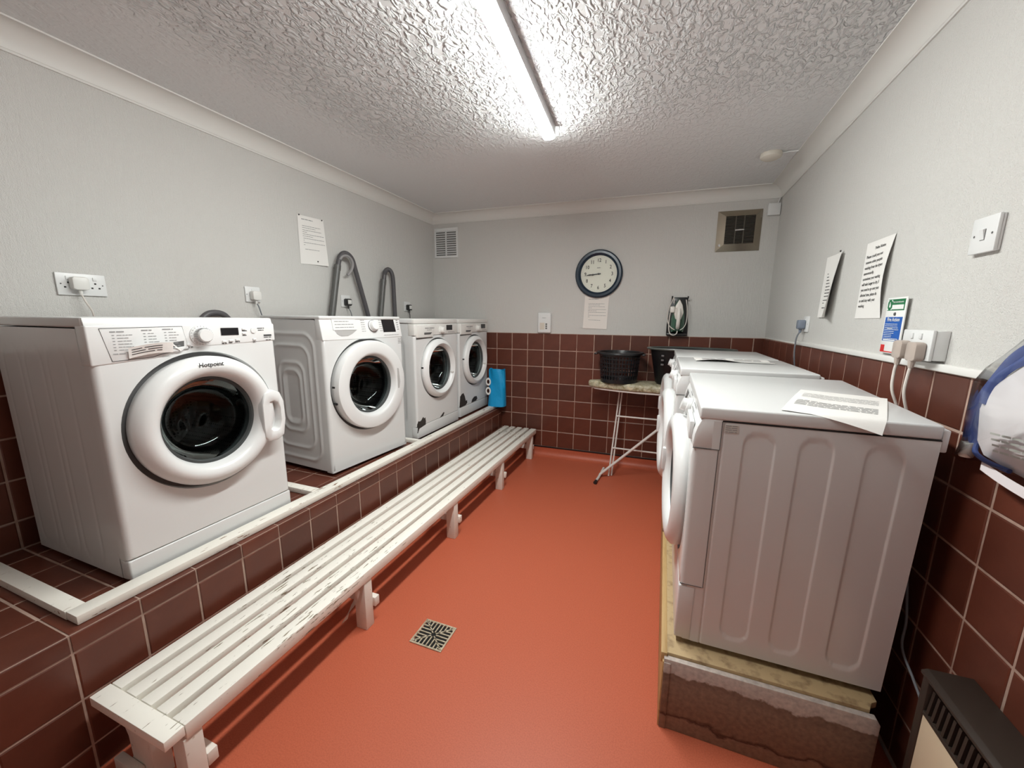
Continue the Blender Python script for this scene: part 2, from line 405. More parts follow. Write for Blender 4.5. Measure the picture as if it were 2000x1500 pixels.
# --- tiles: each its own object, one shared chamfered mesh per shape
def tile_mesh(w, h, t=.007, ch=.003, g=.0068):
    """front faces -Y, origin at the lower left of the joint centre, back at y=0"""
    x0, x1, z0, z1 = g/2, w-g/2, g/2, h-g/2
    vs = [(x0, 0, z0), (x1, 0, z0), (x1, 0, z1), (x0, 0, z1), (x0, -t+ch*.6, z0), (x1, -t+ch*.6, z0), (x1, -t+ch*.6, z1), (x0, -t+ch*.6, z1),
          (x0+ch, -t, z0+ch), (x1-ch, -t, z0+ch), (x1-ch, -t, z1-ch), (x0+ch, -t, z1-ch)]
    fs = [(8, 9, 10, 11)]
    for i in range(4):
        j = (i+1) % 4; fs += [(i, j, 4+j, 4+i), (4+i, 4+j, 8+j, 8+i)]
    me = bpy.data.meshes.new('tile'); me.from_pydata(vs, [], fs); me.update(); me.materials.append(M['tile']); return me
_tm = {}
def tile(parent, loc, rot, w, h):
    k = (round(w, 4), round(h, 4))
    if k not in _tm: _tm[k] = tile_mesh(*k)
    o = link('tile', _tm[k], parent, loc, rot)
    j = .0009
    o.location = Vector(loc)+Vector((random.uniform(-j, j)*.6, random.uniform(-j, j)*.6, random.uniform(-j, j)*.4))
    return o
def spans(lo, hi, anchor, pitch):
    k = math.floor((lo-anchor)/pitch)+1; xs = [lo]
    while anchor+k*pitch < hi-1e-6:
        x = anchor+k*pitch
        if x-lo > .012: xs.append(x)
        k += 1
    if hi-xs[-1] < .012: xs[-1] = hi
    else: xs.append(hi)
    return list(zip(xs[:-1], xs[1:]))
GB = .0955
# back wall: local x along the wall, face -Y; tiles stand 7 mm proud of the wall on a grout bed
def grout_bed(parent, a, c): return part('grout_bed', MB().box(a, c), 'grout', parent, ang=0)
grout_bed(wb, (0, -.0052, GB), (bw(XR), 0, ZT))
for (x0, x1) in spans(XL, XR, XR-.4737*T, T):
    for r in range(7):
        z0, z1 = ZT-(r+1)*T, ZT-r*T
        if x1 < XP-.02 and z1 < ZP: continue                # buried in the platform
        tile(wb, (bw(x0), -.0005, z0), (0, 0, 0), bw(x1)-bw(x0), T)
# right wall (faces -X): rotate so the tile front (-Y) looks to -X
PR, AR = .1475, 1.320; PZ = .1455
grout_bed(wr, (XR-.0052, .0, .03), (XR, yb(XR)-.002, ZT))
for (y0, y1) in spans(.14, yb(XR)-.008, AR, PR):
    for r in range(7):
        tile(wr, (XR-.0005, y1, ZT-(r+1)*PZ), (0, 0, -PI/2), y1-y0, PZ)
    tile(wr, (XR-.0005, y1, .03), (0, 0, -PI/2), y1-y0, ZT-7*PZ-.03)
# left wall above the platform (faces +X)
grout_bed(wl, (XL, -.3, ZP), (XL+.0052, yb(XL)-.002, ZT))
for (y0, y1) in spans(-.2, yb(XL)-.006, .438, T):
    for r in range(5):
        z1 = ZT-r*T; z0 = max(z1-T, ZP)
        tile(wl, (XL+.0005, y0, z0), (0, 0, PI/2), y1-y0, z1-z0)
# white painted lip along the top of the right-hand tiling
struct('trim_4', MB().box((XR-.016, .0, ZT), (XR+.01, 2.75, ZT+.021), .003), 'dadopaint')
struct('trim_5', MB().box((XR-.006, 2.75, ZT), (XR+.01, 3.56, ZT+.006), .002), 'dadopaint')
# coved vinyl skirting with its black capping strip at the back
def cove(name, a, b, nrm, top):
    prof = [(0, top), (.009, top), (.009, .055)]
    for k in range(1, 9):
        t = k/8*PI/2; prof.append((.009+.055*(1-math.cos(t)), .055*(1-math.sin(t))+.0005))
    prof += [(.064, -.002), (0, -.002)]
    n = len(prof); vs = []
    for e in (a, b):
        for d, h in prof: vs.append((e[0]+nrm[0]*d, e[1]+nrm[1]*d, h))
    return struct(name, MB().add(vs, [(i, (i+1) % n, n+(i+1) % n, n+i) for i in range(n)]+[tuple(range(n)), tuple(range(2*n-1, n-1, -1))]), 'floor', ang=40)
bb = cove('baseboard_back', (XP, yb(XP)), (XR, yb(XR)), (math.sin(RB), -math.cos(RB)), .087)
part('capping_strip', MB().box((bw(XP), -.013, .085), (bw(XR), 0, .0965), .001, X=Matrix.Translation((XL, yb(XL), 0)) @ Matrix.Rotation(RB, 4, 'Z')), 'cap', bb, 'black capping strip')

# ------------------------------------------------------------------ strip light
LY0, LY1 = .62, 2.155
def lx(y): return -.643+(2.155-y)*.068
lamp = thing('strip_light', 'long white strip light glowing on the textured ceiling', 'light', (lx(LY1), LY1, ZC), (0, 0, math.atan(.068)))
L = (LY1-LY0)/math.cos(math.atan(.068))
part('lamp_body', MB().box((-.034, -L, -.047), (.034, 0, -.0002), .003), 'lampbody', lamp, 'white metal spine of the strip light')
pr = [(-.032, -.0472), (-.032, -.0505), (-.026, -.059), (-.017, -.063), (.017, -.063), (.026, -.059), (.032, -.0505), (.032, -.0472)]
part('diffuser', MB().prism(pr, -L+.002, -.0005, 'y'), 'emit', lamp, 'glowing opal diffuser', ang=0)

# ------------------------------------------------------------------ tiled platform on the left
plat = thing('tiled_platform', 'red tiled plinth along the left wall carrying the four washing machines', 'platform', (XP, .438, 0))
PL = yb(XP)-.438
YS = -1.0                                                    # the platform runs on towards the camera
def pl(x, y): return (x-XP, y-.438)
part('grout_bed', MB().box((XL-XP+.006, YS-.438+.02, 0), (.0035, yb(XL)-.438-.004, ZP-.0018)), 'grout', plat, ang=0)
rows = [(.0, .09), (.09, .248), (.248, .401), (.401, ZP)]
for (y0, y1) in spans(-.35, yb(XP)-.004, .438, T):
    for z0, z1 in rows:
        if z1 == ZP:
            k = ('nose', round(y1-y0, 4))
            if k not in _tm:
                w = y1-y0; g = .00275; d = T-g; h = z1-z0
                prof = [(-.0005, g), (.007, g+.001), (.007, h-.010)]+[(.007-.010+.010*math.cos(a), h-.010+.010*math.sin(a)) for a in (PI/8, PI/4, 3*PI/8, PI/2)]+[(-d, h), (-d, h-.006), (-.004, h-.006)]
                b = MB().prism([(p[0], p[1]) for p in prof], g, w-g, 'y')
                me = b.mesh('tile', M['tile'], 25); _tm[k] = me
            o = link('tile', _tm[k], plat, (-.0010, y0-.438, z0))
        else:
            o = tile(plat, (-.0065+.0055, y0-.438, z0), (0, 0, PI/2), y1-y0, z1-z0)
for (y0, y1) in spans(-.35, yb(XL)-.01, .438, T):
    for r in range(1, 5):
        x1 = XP-r*T; x0 = max(x1-T, XL+.01)
        if x1-x0 < .02: continue
        # lying tiles: front (-Y) turned up
        tile(plat, (x0-XP, y0-.438, ZP-.0065), (-PI/2, 0, 0), x1-x0, y1-y0).scale = (1, 1, 1)
# tiles above are built facing -Y with z up the face: rotate -90 about X sends -Y to +Z and z to +Y
bat = thing('batten_frame', 'white painted wooden batten frame on the red tiled plinth around the machine bays', 'wooden frame', (-1.54, .487, ZP))
part('batten', MB().box((-.030, -.02, .0015), (.027, yb(-1.54)-.487-.03, .029), .002), 'trim', bat)
part('batten', MB().box((-.62, -.022, .0015), (-.0305, .022, .029), .002), 'trim', bat)
part('batten', MB().box((-.62, 1.345-.487-.022, .0015), (-.0305, 1.345-.487+.022, .027), .002), 'trim', bat)
part('batten', MB().box((-.62, 2.222-.487-.016, .0015), (-.0305, 2.222-.487+.016, .027), .002), 'trim', bat)

# ------------------------------------------------------------------ front-loading machines
def pill_d(x, z, cx, z0, z1, r):
    zz = min(max(z, z0+r), z1-r); return math.hypot(x-cx, z-zz)-r
def sstep(a, b, t):
    t = min(max((t-a)/(b-a), 0), 1); return t*t*(3-2*t)
def rrect_d(x, z, cx, cz, hx, hz, r):
    qx, qz = abs(x-cx)-hx+r, abs(z-cz)-hz+r
    return math.hypot(max(qx, 0), max(qz, 0))+min(max(qx, qz), 0)-r
def hole_panel(mb, y0, y1, z0, z1, c, R, rnd=(.018, .004, .004, .018), x=0, back=-.05, seg=72):
    """front panel in the plane x with a round hole; edge radii: y0 side, y1 side, z0, z1"""
    angs = sorted(set([2*PI*i/seg for i in range(seg)]+[math.atan2(zz-c[1], yy-c[0]) % (2*PI) for yy in (y0+rnd[0], y1-rnd[1]) for zz in (z0+rnd[2], z1-rnd[3])]))
    a0, a1, b0, b1 = y0+rnd[0], y1-rnd[1], z0+rnd[2], z1-rnd[3]
    rings = [[], [], [], []]
    K = 5
    outer = [[] for _ in range(K+2)]
    for a in angs:
        ca, sa = math.cos(a), math.sin(a)
        t = min([((a1 if ca > 0 else a0)-c[0])/ca if abs(ca) > 1e-9 else 1e9, ((b1 if sa > 0 else b0)-c[1])/sa if abs(sa) > 1e-9 else 1e9])
        p = (c[0]+t*ca, c[1]+t*sa)
        rings[0].append((x, c[0]+R*ca, c[1]+R*sa)); rings[1].append((x, c[0]+(R+.003)*ca, c[1]+(R+.003)*sa)); rings[2].append((x, c[0]+(t-.004)*ca, c[1]+(t-.004)*sa)); rings[3].append((x, *p))
        ey = rnd[1] if abs(p[0]-a1) < 1e-6 else -rnd[0] if abs(p[0]-a0) < 1e-6 else 0
        ez = rnd[3] if abs(p[1]-b1) < 1e-6 else -rnd[2] if abs(p[1]-b0) < 1e-6 else 0
        m = max(abs(ey), abs(ez))
        for k in range(1, K+1):
            q = k/K*PI/2
            outer[k-1].append((x-m*(1-math.cos(q)), p[0]+ey*math.sin(q), p[1]+ez*math.sin(q)))
        outer[K].append((back, p[0]+ey, p[1]+ez))
    allr = rings+outer[:K+1]; n = len(angs); vs = [p for r in allr for p in r]; fs = []
    for k in range(len(allr)-1):
        for i in range(n):
            j = (i+1) % n; fs.append((k*n+i, (k+1)*n+i, (k+1)*n+j, k*n+j))
    return mb.add(vs, fs)
def front_loader(label, loc, rz, w, h, d, cz, Ro, Ri, zk, zc, relief, door='round', cy=None, group=None, drum=True, rx=0, relief_side=0, name='washing_machine', cat='washing machine', depth=.04, skin='enamel', ledge=.03, gap=.012, f0=.012):
    """front in the plane x=0 facing +X, y from 0 to w, z from 0 to h"""
    t = thing(name, label, cat, loc, (rx, 0, rz), group)
    cy = w/2 if cy is None else cy
    # cabinet: back, bottom, sides, inner
    cb = MB(); vs = []
    ya, yc = .0, w
    cb.box((-d, ya+.004, f0), (-d+.01, yc-.004, h-ledge))
    cb.box((-d, ya+.004, f0), (-.03, yc-.004, f0+.01))
    oy = w if relief_side == 0 else 0
    s1 = (-.006 if relief_side == 0 else .006)
    cb.box((-d, oy, f0), (-.0502, oy+s1, h-ledge))
    cb.box((-d+.01, .02, f0+.012), (-d+.02, w-.02, h-.05))
    for yq in (.0014, w-.0060): cb.box((-.062, yq, f0), (-.024, yq+.0046, h-ledge-.004))
    part('cabinet', cb, skin, t, ang=20)
    # side panel with pressed relief
    x0, x1, z0, z1 = -d, -.0502, f0, h-ledge
    nu, nv = relief[1]; fn = relief[0]; yy = 0 if relief_side == 0 else w; sg = 1 if relief_side == 0 else -1
    def sp(u, v):
        x, z = x0+u*(x1-x0), z0+v*(z1-z0); e = min(x-x0, x1-x, z-z0, z1-z)
        return (x, yy+sg*(fn(-x, z)), z)
    part('side_panel', MB().grid(sp, nu, nv), skin, t, ang=60)
    # lid
    part('lid', MB().box((-d, -.001, h-ledge+.003), (-.012, w+.001, h), .006, 3), skin, t)
    # front with round opening
    Rh = Ro+gap
    fp = MB(); hole_panel(fp, 0, w, zk, zc, (cy, cz), Rh, rnd=(.016, .016, .002, .002))
    fp.lathe([(Rh, 0), (Rh-.003, -.018), (Ro-.02, -.026), (Ri+.012, -.018), (Ri+.012, -.05)], 'x', (0, cy, cz), 72)
    part('front_panel', fp, skin, t, ang=40)
    part('door_gap_shade', MB().lathe([(Rh-.0035, -.017), (Ro-.015, -.022)], 'x', (0, cy, cz), 72), 'greyline', t, 'dark annulus painted as shade in the gap round the door')  # recess floor coloured dark to stand for the shade in it
    # kick panel
    part('kick_panel', MB().prism([(0, f0), (w, f0), (w, zk-.003), (0, zk-.003)], -.05, .001, 'x', .006, 3), skin, t)
    # feet
    for fx in (-.06, -d+.06):
        for fy in (.05, w-.05): part('foot', MB().lathe([(0, 0), (.02, 0), (.018, .014), (0, .014)], 'z', (fx, fy, 0), 16), 'black', t)
    # door ring with glass bowl
    dr = MB()
    D = depth
    if door == 'round':
        prof = [(Ro-.004, -.018), (Ro, .002), (Ro, D*.42), (Ro-.006, D*.62), (Ro-.016, D*.86), (Ro-.030, D), (Ri+(Ro-Ri)*.42, D*1.02), (Ri+.014, D*.80), (Ri+.004, D*.5), (Ri, D*.1), (Ri-.002, -.012)]
    else:                                                    # flat wide face with a deep conical inner wall
        prof = [(Ro-.004, -.018), (Ro, .004), (Ro, D*.7), (Ro-.005, D*.93), (Ro-.014, D), (Ri+.020, D), (Ri+.010, D*.94), (Ri+.004, D*.78), (Ri-.008, -.004), (Ri-.010, -.014)]
    dr.lathe(prof, 'x', (0, cy, cz), 96)
    door_o = part('door', dr, 'plastic' if skin == 'enamel' else skin, t, ang=40)
    ri = Ri-.002 if door == 'round' else Ri-.008
    gp = [(ri, .004), (ri*.97, -.012), (ri*.90, -.045), (ri*.78, -.078), (ri*.55, -.098), (ri*.25, -.105), (0, -.106)]
    part('door_glass', MB().lathe(gp, 'x', (0, cy, cz), 64), 'glass', door_o, 'clear bowl glass of the door')
    part('glass_ring', MB().lathe([(ri+.003, .002), (ri+.003, .008), (ri-.006, .008), (ri-.010, .0), (ri-.008, -.006)], 'x', (0, cy, cz), 64), 'rubber', door_o, 'dark ring round the glass')
    # drum and gasket inside
    g = MB(); g.lathe([(Ri+.03, -.02), (Ri+.012, -.028), (Ri+.004, -.045), (Ri+.010, -.062), (Ri+.035, -.07)], 'x', (0, cy, cz), 64)
    part('gasket', g, 'rubber', t)
    dm = MB(); rd = min(Ri+.06, w/2-.03)
    dm.lathe([(Ri+.012, -.075), (rd, -.085), (rd, -d+.13), (rd*.6, -d+.10), (rd*.25, -d+.12), (0, -d+.12)], 'x', (0, cy, cz), 64)
    for k in range(3):
        a = k*2*PI/3+2.2; X = Matrix.Translation((0, cy, cz)) @ Matrix.Rotation(a, 4, 'X')
        dm.prism([(rd-.055, -.012), (rd-.055, .012), (rd+.002, .035), (rd+.002, -.035)], -.10, -d+.13, 'x', .006, X=X)
    part('drum', dm, 'drum', t, 'perforated steel drum')
    return t, door_o
flatfn = (lambda x, z: 0, (1, 1))
def printed(name, parent, fn_list, m='greyink', label=None):
    mb = MB()
    for f in fn_list: f(mb)
    return part(name, mb, m, parent, label, ang=0)
def front_fn(x): return lambda u, v: (x, u, v)

# --- machine 1 (nearest, left)
def relief1(x, z):
    v = 0
    for cx in (.20, .345, .49):
        dd = pill_d(x, z, cx, .035, .775, .055); v += .0013*math.exp(-(dd/.006)**2)
    return v
W1, H1 = .590, .850
m1, d1 = front_loader('white front-loading washing machine nearest the camera, with a bulging round door and side grab handle', (-1.584, .624, .4605), 0, W1, H1+.0195, .585, .492, .240, .163, .085, .778, (relief1, (100, 60)), depth=.052, ledge=.034, gap=.016)
z0 = .0195
cpoly = [(-.0012, .716), (.16, .728), (.215, .738), (.275, .757), (.5912, .767), (.5912, .838), (-.0012, .838)]
part('control_panel', MB().prism([(y, z+z0-.012) for y, z in cpoly], -.05, .003, 'x', .005, 3), 'plastic', m1)
part('panel_top', MB().prism([(-.05, .827), (.002, .827), (-.010, .868), (-.05, .868)], .001, .589, 'y', .003, 2), 'plastic', m1)
Z = lambda z: z+z0-.006
def seam(path, x, parent, r=.0011, name='seam', m='greyline'):
    return part(name, MB().tube([(x, a, b) for a, b in path], r, 6, closed=True), m, parent)
dw = [(.030, .822), (.246, .826), (.258, .748), (.176, .735), (.150, .727), (.048, .722)]
drw = part('detergent_drawer', MB().prism([(a, Z(b)) for a, b in dw], -.01, .0042, 'x', .001), 'plastic', m1)
seam([(a, Z(b)) for a, b in dw], .0036, drw, .0012, 'drawer_seam')
part('recess_shade', MB().prism([(.170, Z(.768)), (.246, Z(.776)), (.244, Z(.757)), (.185, Z(.752))], .004, .0047, 'x'), 'greyline', drw, 'finger recess, its shade painted dark')  # flush dark patch painted as the shade of a finger recess
part('handle_lip', MB().prism([(.095, Z(.748)), (.19, Z(.751)), (.248, Z(.756)), (.235, Z(.742)), (.17, Z(.737)), (.10, Z(.738))], .004, .010, 'x', .002), 'plastic', drw)
# taped paper label folded over the drawer handle
st = MB()
def stk(u, v):
    y = .086+.118*u; zz = .728+.034*v+.010*math.sin(u*2.4)
    return (.010+.016*math.sin(u*2.6)*(.4+.6*v)+.004*v, y, Z(zz)+.004*u)
st.grid(stk, 10, 5)
def stk2(u, v):
    return (.022-.012*u, .196+.034*u, Z(.770-.030*u+.006*v))
st.grid(stk2, 4, 3)
part('taped_label', st, 'paper', drw, 'curling white paper label stuck across the drawer handle', ang=60)
lb = MB()
for k in range(3): add_bar(lb, lambda u, v: (stk(u, v)[0]+.0008, *stk(u, v)[1:]), .06, .72, .30+.22*k, .07)
part('label_print', lb, 'ink', drw, ang=0)
def list_cols(mb, x, cols, size=.0042):
    rng = random.Random(3)
    for (y, ztop, n, wd) in cols:
        add_bar(mb, front_fn(x), y, y+wd*.55, Z(ztop), size*.85, rng=rng)
        for k in range(n):
            zz = Z(ztop-.0105-.0092*k)
            add_bar(mb, front_fn(x), y+.004, y+.010, zz, size*.55, rng=rng)
            add_bar(mb, front_fn(x), y+.016, y+.016+rng.uniform(.5, .95)*(wd-.016), zz, size*.5, rng=rng)
pm = MB(); list_cols(pm, .0050, [(.052, .812, 6, .065), (.130, .815, 4, .05), (.187, .817, 6, .055)])
add_bar(pm, front_fn(.005), .052, .082, Z(.744), .003)
part('printed_list', pm, 'greyink', drw, ang=0)
kn = part('programme_knob', MB().lathe([(.037, .002), (.036, .007), (.029, .009), (.027, .009), (.0255, .016), (.0235, .033), (.021, .036), (0, .0365)], 'x', (0, .302, Z(.793)), 48), 'plastic', m1)
kp = MB()
for k in range(20):
    a = 2*PI*k/20; kp.box((.0092, -.0006, .0305), (.0096, .0006, .0345), X=Matrix.Translation((0, .302, Z(.793))) @ Matrix.Rotation(a, 4, 'X'))
for k in range(26):
    a = 2*PI*k/26; kp.box((.012, -.0011, .0246), (.03, .0011, .0262), X=Matrix.Translation((0, .302, Z(.793))) @ Matrix.Rotation(a, 4, 'X'))
part('knob_marks', kp, 'greyink', kn, ang=0)
part('display', MB().box((.0035, .372, Z(.790)), (.0052, .438, Z(.818)), .0006, 1), 'display', m1)
for y, z, w_, h_ in ((.373, .767, .016, .008), (.398, .769, .016, .008), (.423, .771, .016, .008), (.452, .812, .014, .007), (.452, .795, .014, .007), (.253, .763, .012, .010), (.492, .770, .014, .008)):
    part('button', MB().box((.0035, y, Z(z)-h_/2), (.0068, y+w_, Z(z)+h_/2), .0015, 2), 'plastic', m1)
part('button', MB().lathe([(.012, .003), (.011, .0065), (0, .007)], 'x', (0, .498, Z(.806)), 24), 'plastic', m1)
pp = MB()
for y, z, w_ in ((.371, .759, .018), (.396, .761, .016), (.421, .763, .018), (.452, .805, .020), (.452, .787, .018), (.250, .753, .022), (.515, .814, .03), (.518, .806, .024), (.492, .760, .016), (.540, .776, .034), (.548, .765, .024)):
    add_bar(pp, front_fn(.0037), y, y+w_, Z(z), .0032)
add_bar(pp, front_fn(.0037), .54, .575, Z(.784), .007)
part('panel_print', pp, 'ink', m1, ang=0)
# grab handle of the door
hc = (.565, .455)
hp = [(.470, .545), (.505, .560), (.542, .548), (.556, .50), (.557, .42), (.535, .335), (.478, .340), (.463, .37), (.462, .52)]
def frame_prism(mb, outer, inner, h0, h1, hb, rim=.006):
    """plate with a dished pocket; outer and inner have the same number of points"""
    n = len(outer); cx = sum(p[0] for p in outer)/n; cz_ = sum(p[1] for p in outer)/n
    def sc(P, k): return [(cx+(p[0]-cx)*k, cz_+(p[1]-cz_)*k) for p in P]
    ls = [(outer, h0), (outer, h1-rim), (sc(outer, .985), h1-rim*.3), (sc(outer, .955), h1), (sc(inner, 1.06), h1), (inner, h1-rim*.5), (sc(inner, .93), hb)]
    vs = [(h, p[0], p[1]) for P, h in ls for p in P]; fs = []
    for k in range(len(ls)-1):
        for q in range(n): fs.append((k*n+q, k*n+(q+1) % n, (k+1)*n+(q+1) % n, (k+1)*n+q))
    fs.append(tuple(range((len(ls)-1)*n, len(ls)*n)))
    return mb.add(vs, fs)
ho = [(.462, .40), (.464, .50), (.478, .545), (.512, .556), (.545, .540), (.560, .50), (.561, .42), (.548, .352), (.520, .336), (.480, .338), (.465, .36)]
hi = [(.489, .415), (.490, .485), (.497, .503), (.517, .507), (.534, .496), (.540, .47), (.540, .42), (.532, .388), (.518, .378), (.500, .380), (.491, .392)]
hd = part('door_handle', frame_prism(MB(), [(a, b+.018) for a, b in ho], [(a, b+.018) for a, b in hi], .004, .058, .024, .008), 'plastic', d1, 'raised grab handle with a deep finger pocket', ang=50)
lt = MB(); add_text(lt, lambda u, v: (.0535, u, v), 'Hotpoint', W1/2, .492+.211, .0225, 'CENTER', .0004)
part('lettering', lt, 'ink', d1, 'printed word Hotpoint', ang=0)

# --- machine 2: turned a few degrees, pressed rings on its side
def relief2(x, z):
    v = 0
    for ix, iz in ((.022, .030), (.068, .095), (.118, .190), (.150, .232)):
        dd = rrect_d(x, z, .272, .430, .222-ix, .385-iz, .085-.2*ix)
        v -= .0048*math.exp(-(dd/.0105)**2)
    v += .004*sstep(0, .02, -rrect_d(x, z, .272, .430, .06, .14, .03))
    return v
W2, H2 = .600, .862
m2, d2 = front_loader('second white washing machine, with concentric ridges on its side and wide flat door ring', (-1.668, 1.545, .4605), -math.radians(4.6), W2, H2+.0195, .50, .480, .262, .176, .026, .756, (relief2, (130, 190)), door='flat', depth=.045, ledge=.022, gap=.014, f0=.024)
part('control_panel', MB().prism([(-.05, .752), (.003, .752), (-.0195, .877), (-.05, .877)], .001, .599, 'y', .004, 3), 'plastic', m2)
def f2(u, v):                                                # surface of the sloping fascia
    return (.0034-(v-.752)*.18, u, v)
def off(fn, e): return lambda u, v: tuple(a+b for a, b in zip(fn(u, v), (e, 0, 0)))
dw2 = part('detergent_drawer', MB().add([(f2(a, b)[0]+.003, a, b) for a, b in ((.075, .864), (.232, .864), (.236, .806), (.075, .806))]+[(f2(a, b)[0]-.006, a, b) for a, b in ((.075, .864), (.232, .864), (.236, .806), (.075, .806))],
     [(0, 3, 2, 1), (0, 1, 5, 4), (1, 2, 6, 5), (2, 3, 7, 6), (3, 0, 4, 7)]), 'plastic', m2, ang=0)
part('scoop_shade', MB().add([off(f2, .0009)(*p) for p in [(.085, .804), (.236, .805), (.20, .784), (.165, .772), (.12, .772), (.098, .784)]], [(0, 5, 4, 3, 2, 1)]), mat('scoop_shade_grey', (.40, .39, .38), .5), dw2, 'finger scoop, its shade painted grey')  # flat patch, the scoop's shade put into its grey
p2 = MB()
for k in range(3): add_bar(p2, off(f2, .0035), .09, .215-.03*(k == 0), .852-.016*k, .0038, rng=random.Random(k))
for k in range(6):
    add_bar(p2, off(f2, .0008), .272, .30, .858-.0125*k, .003); add_bar(p2, off(f2, .0008), .412, .435, .858-.0125*k, .003)
add_bar(p2, off(f2, .0008), .44, .57, .768, .003)
for k in range(5): add_bar(p2, off(f2, .0008), .563, .580, .858-.014*k, .006, False)
for k in range(4): add_bar(p2, lambda u, v: (.0008, u, v), .560, .590, .742-.010*k, .004)
part('panel_print', p2, 'greyink', m2, ang=0)
XK = Matrix.Translation((f2(0, .824)[0], .362, .824)) @ Matrix.Rotation(-.27, 4, 'Y')
k2 = part('programme_knob', MB().lathe([(.034, 0), (.034, .004), (.030, .005), (.028, .022), (.025, .026), (0, .027)], 'x', (0, 0, 0), 40, X=XK), 'plastic', m2)
part('knob_ring', MB().lathe([(.0365, .0005), (.0365, .003), (.033, .003), (.033, .0005)], 'x', (0, 0, 0), 40, X=XK, close=True), 'greyline', k2, 'dark ring round the knob')
part('display', MB().add([off(f2, .0012)(*p) for p in ((.440, .786), (.548, .786), (.542, .862), (.436, .862))], [(0, 1, 2, 3)]), 'display', m2, ang=0)
part('door_hinge', MB().box((-.004, .300-.262, .492), (.02, .300-.250, .505), .003), 'black', d2); part('door_hinge', MB().box((-.004, .300-.262, .40), (.02, .300-.250, .413), .003), 'black', d2)
part('door_handle', MB().prism([(.300+.192, .43), (.300+.205, .43), (.300+.213, .47), (.300+.205, .555), (.300+.192, .56)], .0445, .0462, 'x'), mat('grip_shadow', (.45, .44, .43), .5), d2, 'finger grip, its shade painted grey')  # flat grey patch painted as shade in the finger grip

# --- machines 3 and 4: a matching pair with chipped corners
def pair(label, loc, w, chips):
    m, d = front_loader(label, loc, 0, w, .8695, .535, .497, .222, .166, .100, .748, (lambda x, z: .004*sstep(-.006, .006, -rrect_d(x, z, .29, .42, .20, .30, .04)), (60, 60)), depth=.040, skin='enamel', ledge=.036)
    part('control_panel', MB().prism([(.0, .751), (w, .751), (w, .832), (0, .832)], -.05, .002, 'x', .004, 3), 'oldplastic', m)
    part('panel_top', MB().box((-.05, .0, .834), (.001, w, .866), .004), 'oldplastic', m)
    dr = part('detergent_drawer', MB().prism([(.018, .737), (.215, .737), (.225, .75), (.25, .825), (.018, .828)], -.004, .012, 'x', .004, 3), 'oldplastic', m)
    part('drawer_shadow', MB().prism([(.022, .726), (.235, .731), (.215, .738), (.022, .738)], -.002, .0025, 'x'), 'greyline', dr)  # dark strip painted as the shadow below the drawer front
    part('recess_shade', MB().prism([(.105, .757), (.185, .757), (.205, .772), (.105, .772)], .011, .0127, 'x'), 'greyline', dr, 'finger recess, its shade painted dark grey')  # dark plate in place of a hollow, painting its shade
    pr_ = MB(); add_bar(pr_, front_fn(.0128), .115, .235, .803, .007, rng=random.Random(2)); add_bar(pr_, front_fn(.0128), .14, .2, .79, .004)
    add_bar(pr_, front_fn(.0025), .45, .55, .768, .003); add_bar(pr_, front_fn(.0025), .45, .56, .760, .0025)
    part('panel_print', pr_, 'greyink', m, ang=0)
    part('programme_knob', MB().lathe([(.030, .001), (.029, .006), (.024, .008), (.021, .030), (.018, .034), (0, .035)], 'x', (0, .345, .785), 36), 'oldplastic', m)
    part('display', MB().box((.001, .425, .782), (.0035, .515, .822), .0006, 1), 'display', m)
    part('door_latch', MB().box((.0, w/2+.158, .44), (.034, w/2+.205, .455), .004), 'oldplastic', d)
    part('door_hinge', MB().box((-.004, w/2-.222, .515), (.015, w/2-.212, .527), .002), 'black', d)
    for poly in chips: part('rust_chip', MB().prism(poly, -.016 if poly[0][0] < .02 else -.002, .0018, 'x'), 'chip', m, 'dark chipped patch of bare metal', ang=0)
    return m
pair('third white washing machine from the camera, small dark chip on its lower corner', (-1.614, 2.268, .4605), .595,
     [[(.0, .055), (.02, .085), (.10, .096), (.104, .122), (.098, .15), (.082, .146), (.074, .160), (.058, .150), (.05, .142), (.03, .136), (.012, .142), (.004, .12)], [(.30, .102), (.345, .104), (.365, .125), (.358, .134), (.33, .120)]])
pair('farthest white washing machine, large dark chip at its corner, beside the blue bag', (-1.634, 2.930, .4605), .570,
     [[(.002, .102), (.10, .104), (.13, .120), (.128, .145), (.104, .142), (.085, .19), (.062, .222), (.03, .215), (.008, .20)], [(.215, .104), (.31, .106), (.335, .122), (.32, .148), (.27, .150), (.228, .130)]])

# ------------------------------------------------------------------ tumble dryers on the right, on their wooden plinth
PZT = .272
pli = thing('dryer_plinth', 'rough wooden plinth with a damp-stained end board under the row of dryers', 'plinth', (.075, 1.175, 0))
part('end_board', MB().prism([(.0, .0), (.556, .0), (.558, .246), (.548, .262), (.0, .262)], 0, .018, 'y', .0015), 'board', pli, 'brown damp-stained end board with pale paint along its top')
part('side_board', MB().box((-.004, .001, 0), (.014, 2.02, .250), .002), 'softwood', pli, 'yellow softwood side board')
part('corner_post', MB().box((.001, -.0035, .0), (.020, .0, .25), .001), 'board', pli)
part('plywood_top', MB().prism([(.004, .0185), (.538, .0185), (.552, .045), (.568, .055), (.568, 2.03), (.004, 2.03)], .252, PZT, 'z', .0015), 'ply', pli, 'plywood top sheet')
part('edge_strip', MB().box((-.010, .012, .236), (.009, .9, PZT+.001), .002), 'softwood', pli)
part('edge_strip', MB().box((-.010, .915, .236), (.009, 2.02, PZT-.001), .002), 'softwood', pli)
part('bracket', MB().box((-.012, .79, PZT+.0015), (-.0035, .815, PZT+.006), .001), mat('rusty_steel', (.16, .07, .04), .6, .5), pli, 'rusty steel bracket')
